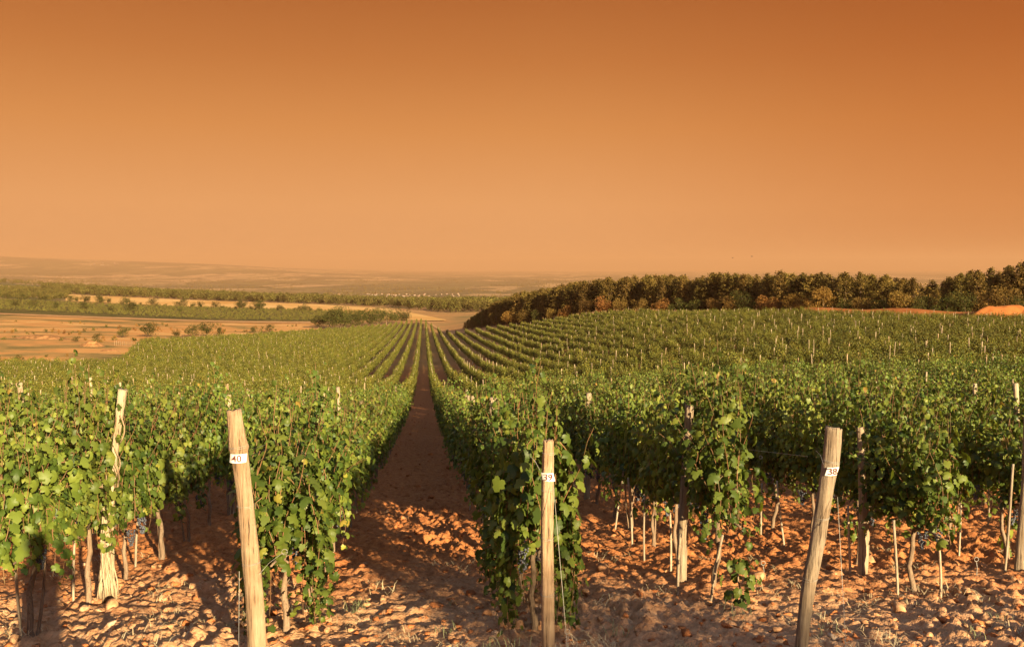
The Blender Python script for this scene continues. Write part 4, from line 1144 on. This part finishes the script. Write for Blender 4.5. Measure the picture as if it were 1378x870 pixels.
# village houses far out on the plain
def house_mesh(seed, wall):
    rs = np.random.RandomState(seed); a, b_, h, r = rs.uniform(4, 7), rs.uniform(3.5, 5), rs.uniform(3, 6), rs.uniform(1.5, 2.5)
    V = [(-a, -b_, -1), (a, -b_, -1), (a, b_, -1), (-a, b_, -1), (-a, -b_, h), (a, -b_, h), (a, b_, h), (-a, b_, h)]
    F = [(0, 1, 5, 4), (1, 2, 6, 5), (2, 3, 7, 6), (3, 0, 4, 7)]
    e = .5; V2 = [(-a - e, -b_ - e, h - .2), (a + e, -b_ - e, h - .2), (a + e, b_ + e, h - .2), (-a - e, b_ + e, h - .2), (-a - e, 0, h + r), (a + e, 0, h + r)]
    F2 = [(0, 1, 5, 4), (2, 3, 4, 5), (0, 4, 3, 3), (1, 2, 5, 5)]
    mw = mesh_np('house_wall', V, F, [wall])
    me = bpy.data.meshes.new('house_roof'); me.from_pydata(V2, [], [(0, 1, 5, 4), (2, 3, 4, 5), (0, 4, 3), (1, 2, 5), (3, 2, 1, 0)]); me.materials.append(M_ROOF)
    return mw, me


M_WALL = plain('house_wall', (.34, .29, .24), .8, var=.2); M_ROOF = plain('roof_tile', (.38, .15, .08), .8, var=.2)
HS = [house_mesh(i, M_WALL) for i in range(4)]
for i in range(62):
    if i < 52: px = random.gauss(545, 48) if i % 3 else random.uniform(430, 640); d = random.uniform(3000, 3700)
    else: px = random.gauss(140, 12); d = random.uniform(9500, 10500)
    if px > 640: px = 600 - random.random() * 80
    x = T_(px) * d; z = float(base_z(x, d))
    o = empty('village_house', (x, d, z), random.uniform(0, 3.1))
    sc = random.uniform(.45, .75) if i < 52 else 1.3
    o.scale = (sc, sc, sc); mw, mr_ = HS[i % 4]; link('wall', mw, parent=o); link('roof', mr_, parent=o)
    if i < 52: tag(o, 'tiny pale house in the village on the hazy plain', 'house', 'houses of the far village')
    else: tag(o, 'tiny white building on the far hillside', 'house', 'buildings on the far hillside')

# soil heap by the wood, earth and rubble mounds in the dry field
def mound(name, px, d, wx, wy, h, material, label, seed, z_off=0.0):
    x0 = T_(px) * d; n = 40; a = np.linspace(-1, 1, n); A, B = np.meshgrid(a, a)
    r = np.sqrt(A * A + B * B); hh = h * (.5 - .5 * np.cos(np.pi * np.clip(1.25 * (1 - r), 0, 1))) * (1 + .25 * perlin(A * 2 + seed, B * 2, seed)) + .18 * h * np.clip(1 - r, 0, 1) * perlin(A * 6, B * 6, seed + 1)
    X = x0 + A * wx; Y = d + B * wy; Z = base_z(X, Y) + hh - .08 + z_off
    V = np.stack([X.ravel() - x0, Y.ravel() - d, Z.ravel()], 1); I = np.arange(n * n).reshape(n, n)
    F = np.stack([I[:-1, :-1].ravel(), I[:-1, 1:].ravel(), I[1:, 1:].ravel(), I[1:, :-1].ravel()], 1)
    z0 = float(base_z(x0, d)); V[:, 2] -= z0
    o = link(name, mesh_np(name, V, F, [material], smooth=True), (x0, d, z0)); tag(o, label, 'mound'); return o


M_DARKM = field_mat('scrubby_earth', [(.4, (.15, .075, .03)), (.6, (.36, .17, .07))], .8, .8)
mound('soil_heap', 1352, 111, 7.5, 3.0, 2.1, M_HEAP, 'big heap of bare orange earth at the tall end of the pine wood', 3, .1)
mound('brush_pile', 55, 215, 9, 5, 1.1, M_DARKM, 'dark brown low brush pile on the dry field', 9)
mound('rubble_heap', 122, 190, 3.6, 2.6, 1.2, M_DARKM, 'pinkish rubble heap on the dry field near the bend of fence', 11)
mound('rubble_heap', 145, 178, 3.0, 2.0, .5, M_DARKM, 'small low rubble heap beside the pinkish heap', 13)
DRYB = [round_crown(490 + i, M_AUT, 300, 6, ls=(.05, .10)) for i in range(2)]
k = (lambda x, y: (perlin(x * .05, y * .03, 44) > .08))
wood_stuff('dry_scrub', 420, -.62, T_(400), I_([(0, 150), (185, 175), (192, 215), (400, 310)]), I_([(0, 330), (400, 350)]), .6, 1.6, 'low dry bushes dotting the brown field', mask=k, tpl=DRYB + BUSH[:2])

# little fence posts at the bend of the field
for i in range(16):
    px = 152 + i * 2.6; d = 196 - .2 * i - max(0, i - 9) * 5
    x = T_(px) * d; o = link('fence_post', farposts[1 + i % 2], (x, d, float(base_z(x, d)))); o.scale = (.8, .8, .6)
    tag(o, 'small pale post in the curved line at the vineyard corner', 'post', 'posts curving round the vineyard corner')
# two birds
def bird_mesh():
    V = []; F = []
    tb = tube(np.array([(0, -.2, 0), (0, -.12, .01), (0, 0, .02), (0, .12, .015), (0, .2, 0), (0, .26, 0)]), [.012, .05, .06, .045, .035, .008], 8)
    wv = []
    for sg in (-1, 1):
        wv += [(sg * .03, -.04, .03), (sg * .03, .10, .03), (sg * .28, .12, .14), (sg * .52, .02, .08), (sg * .27, .0, .13), (sg * .03, -.04, .02)]
    wv = np.array(wv); wf = np.array([(0, 1, 2, 4), (4, 2, 3, 3), (6, 7, 8, 10), (10, 8, 9, 9)])
    me = bpy.data.meshes.new('bird'); Vs, Fs = tb; vs = [tuple(v) for v in Vs] + [tuple(v) for v in wv]; fs = [tuple(f) for f in Fs]; n = len(Vs)
    fs += [(n, n + 1, n + 2, n + 4), (n + 4, n + 2, n + 3), (n + 6, n + 10, n + 8, n + 7), (n + 10, n + 9, n + 8), (4, 5, 0)[:0] or (n, n + 1, n + 7, n + 6)]
    me.from_pydata(vs, [], fs); me.materials.append(M_BIRD); return me


M_BIRD = plain('dark_feathers', (.06, .045, .035), .7)
bm_ = bird_mesh()
for px, py, lab, rz in ((986, 347, 'tiny dark bird gliding, the nearer to the open plain', .4), (1012, 345, 'tiny dark bird gliding, the nearer to the tall pines', 1.2)):
    c = at_depth(px, py, 190); o = link('bird', bm_, c, rz); tag(o, lab, 'bird', 'two birds over the pine wood')

# ------------------------------------------------------------------ behind the camera: what casts the shadows over the verge
def person():
    root = empty('person', (0, 0, 0)); J = {}
    me = bpy.data.meshes.new('body')
    # y back is negative: stands just behind the lens
    by = -.20
    pts = {'pelvis': (0, by - .05, .95, .19, .13), 'belly': (0, by - .06, 1.10, .19, .13), 'chest': (0, by - .06, 1.33, .20, .13), 'neck0': (0, by - .05, 1.50, .065, .065), 'neck': (0, by - .04, 1.56, .055, .055),
           'head': (0, by - .02, 1.67, .078, .09), 'crown': (0, by - .03, 1.79, .07, .08),
           'shl': (-.18, by - .05, 1.44, .065, .065), 'ell': (-.36, by + .03, 1.24, .045, .045), 'wrl': (-.12, by + .13, 1.60, .03, .03),
           'shr': (.18, by - .05, 1.44, .065, .065), 'elr': (.36, by + .03, 1.24, .045, .045), 'wrr': (.12, by + .13, 1.63, .03, .03),
           'hipl': (-.10, by - .05, .88, .095, .10), 'knl': (-.13, by - .03, .50, .062, .065), 'anl': (-.15, by - .06, .10, .042, .045), 'tol': (-.18, by + .10, .04, .04, .03),
           'hipr': (.10, by - .05, .88, .095, .10), 'knr': (.14, by - .01, .50, .062, .065), 'anr': (.16, by - .04, .10, .042, .045), 'tor': (.20, by + .12, .04, .04, .03)}
    E = [('pelvis', 'belly'), ('belly', 'chest'), ('chest', 'neck0'), ('neck0', 'neck'), ('neck', 'head'), ('head', 'crown'), ('chest', 'shl'), ('shl', 'ell'), ('ell', 'wrl'), ('chest', 'shr'), ('shr', 'elr'), ('elr', 'wrr'),
         ('pelvis', 'hipl'), ('hipl', 'knl'), ('knl', 'anl'), ('anl', 'tol'), ('pelvis', 'hipr'), ('hipr', 'knr'), ('knr', 'anr'), ('anr', 'tor')]
    V = []; Rr = []; names = list(pts); E = [(names.index(a), names.index(b)) for a, b in E]
    for n_ in names: V.append(pts[n_][:3]); Rr.append(pts[n_][3:])
    for sg, wr in ((-1, 'wrl'), (1, 'wrr')):      # palms and curled fingers round the camera body
        wi = names.index(wr); w0 = np.array(pts[wr][:3])
        palm = w0 + np.array([-sg * .035, .045, .02]); V.append(tuple(palm)); Rr.append((.026, .016)); pi_ = len(V) - 1; E.append((wi, pi_))
        for f in range(4):
            a = palm + np.array([-sg * .015, .02, .03 - f * .018]); b = a + np.array([-sg * .03, .008, .004]); c = b + np.array([-sg * .02, -.02, 0])
            for q_, r_ in ((a, .009), (b, .008), (c, .007)): V.append(tuple(q_)); Rr.append((r_, r_))
            E += [(pi_, len(V) - 3), (len(V) - 3, len(V) - 2), (len(V) - 2, len(V) - 1)]
        a = palm + np.array([-sg * .01, -.015, -.03]); V.append(tuple(a)); Rr.append((.010, .010)); E.append((pi_, len(V) - 1))
        V.append(tuple(a + np.array([-sg * .03, 0, .005]))); Rr.append((.008, .008)); E.append((len(V) - 2, len(V) - 1))
    me.from_pydata(V, E, []); o = link('body', me, parent=root)
    sk = o.modifiers.new('skin', 'SKIN')
    sv = me.skin_vertices[0].data if len(me.skin_vertices) else None
    if sv is None:
        bpy.context.view_layer.objects.active = o; o.select_set(True); bpy.ops.mesh.customdata_skin_add(); sv = me.skin_vertices[0].data
    for i, r_ in enumerate(Rr): sv[i].radius = r_; sv[i].use_root = (i == 0)
    sb = o.modifiers.new('smooth', 'SUBSURF'); sb.levels = 1; sb.render_levels = 1
    o.data.materials.append(M_CLOTH)
    z0 = float(gz(0, by)); root.location = (0, 0, z0)
    # hair and the camera in the hands
    hv, hf = ico(.098, 2); hv = hv * np.array([.9, 1.05, .9]) + np.array([0, by - .045, 1.755]); hv = hv[:, :]
    link('hair', mesh_np('hair', hv, hf, [M_HAIR], smooth=True), parent=root)
    tag(root, 'person standing behind the lens in dark clothes, both hands raised to the face', 'person')
    return root


M_CLOTH = plain('dark_cloth', (.06, .07, .10), .8); M_HAIR = plain('dark_hair', (.03, .02, .015), .6)
person()

BIGC = [round_crown(500 + i, M_OAK, 9000, 16, ls=(.018, .030)) for i in range(2)]
def behind(ahead_x, ahead_y, back, h, wid, lab, i):
    """tree that stands 'back' metres toward the sun from a point whose ground should be in its shade"""
    x = ahead_x + math.sin(SUN_AZ) * back; y = ahead_y + math.cos(SUN_AZ) * back
    return tree('roadside_tree', BIGC[i % 2], RTRK[i % 3], x, y, h, wid, lab, 'tree', 'roadside trees casting shade on the verge')


gx0, gy0 = gp(600, 780)
behind(gx0 + .1, gy0, 24, 5.1, .7, 'bushy roadside tree that shades the mouth of the aisle', 0)
gx1, gy1 = gp(900, 865)
behind(gx1, gy1, 25, 5.5, .85, 'bushy roadside tree that shades the rubble below tag thirty-nine', 1)
gx2, gy2 = gp(1250, 880)
behind(gx2, gy2, 26, 5.4, .9, 'bushy roadside tree that shades the rubble past tag thirty-eight', 0)

# ------------------------------------------------------------------ haze over the plain
def haze():
    x, y0, y1, zb, zt = 21500, -320, 20700, -126, 215
    V = [(-x, y0, zb), (x, y0, zb), (x, y1, zb), (-x, y1, zb), (-x, y0, zt), (x, y0, zt), (x, y1, zt), (-x, y1, zt)]
    F = [(0, 3, 2, 1), (4, 5, 6, 7), (0, 1, 5, 4), (1, 2, 6, 5), (2, 3, 7, 6), (3, 0, 4, 7)]
    m, N, L = mat('haze')
    pv = N('ShaderNodeVolumePrincipled'); pv.inputs['Density'].default_value = 1.15e-4; pv.inputs['Color'].default_value = (.61, .345, .19, 1); pv.inputs['Anisotropy'].default_value = 0.0
    o = N('ShaderNodeOutputMaterial'); L(pv.outputs[0], o.inputs['Volume'])
    ob = link('haze', mesh_np('haze', V, F, [m])); tag(ob, 'warm dusty haze lying over the distant plain and hills', 'haze', kind='stuff')


haze()
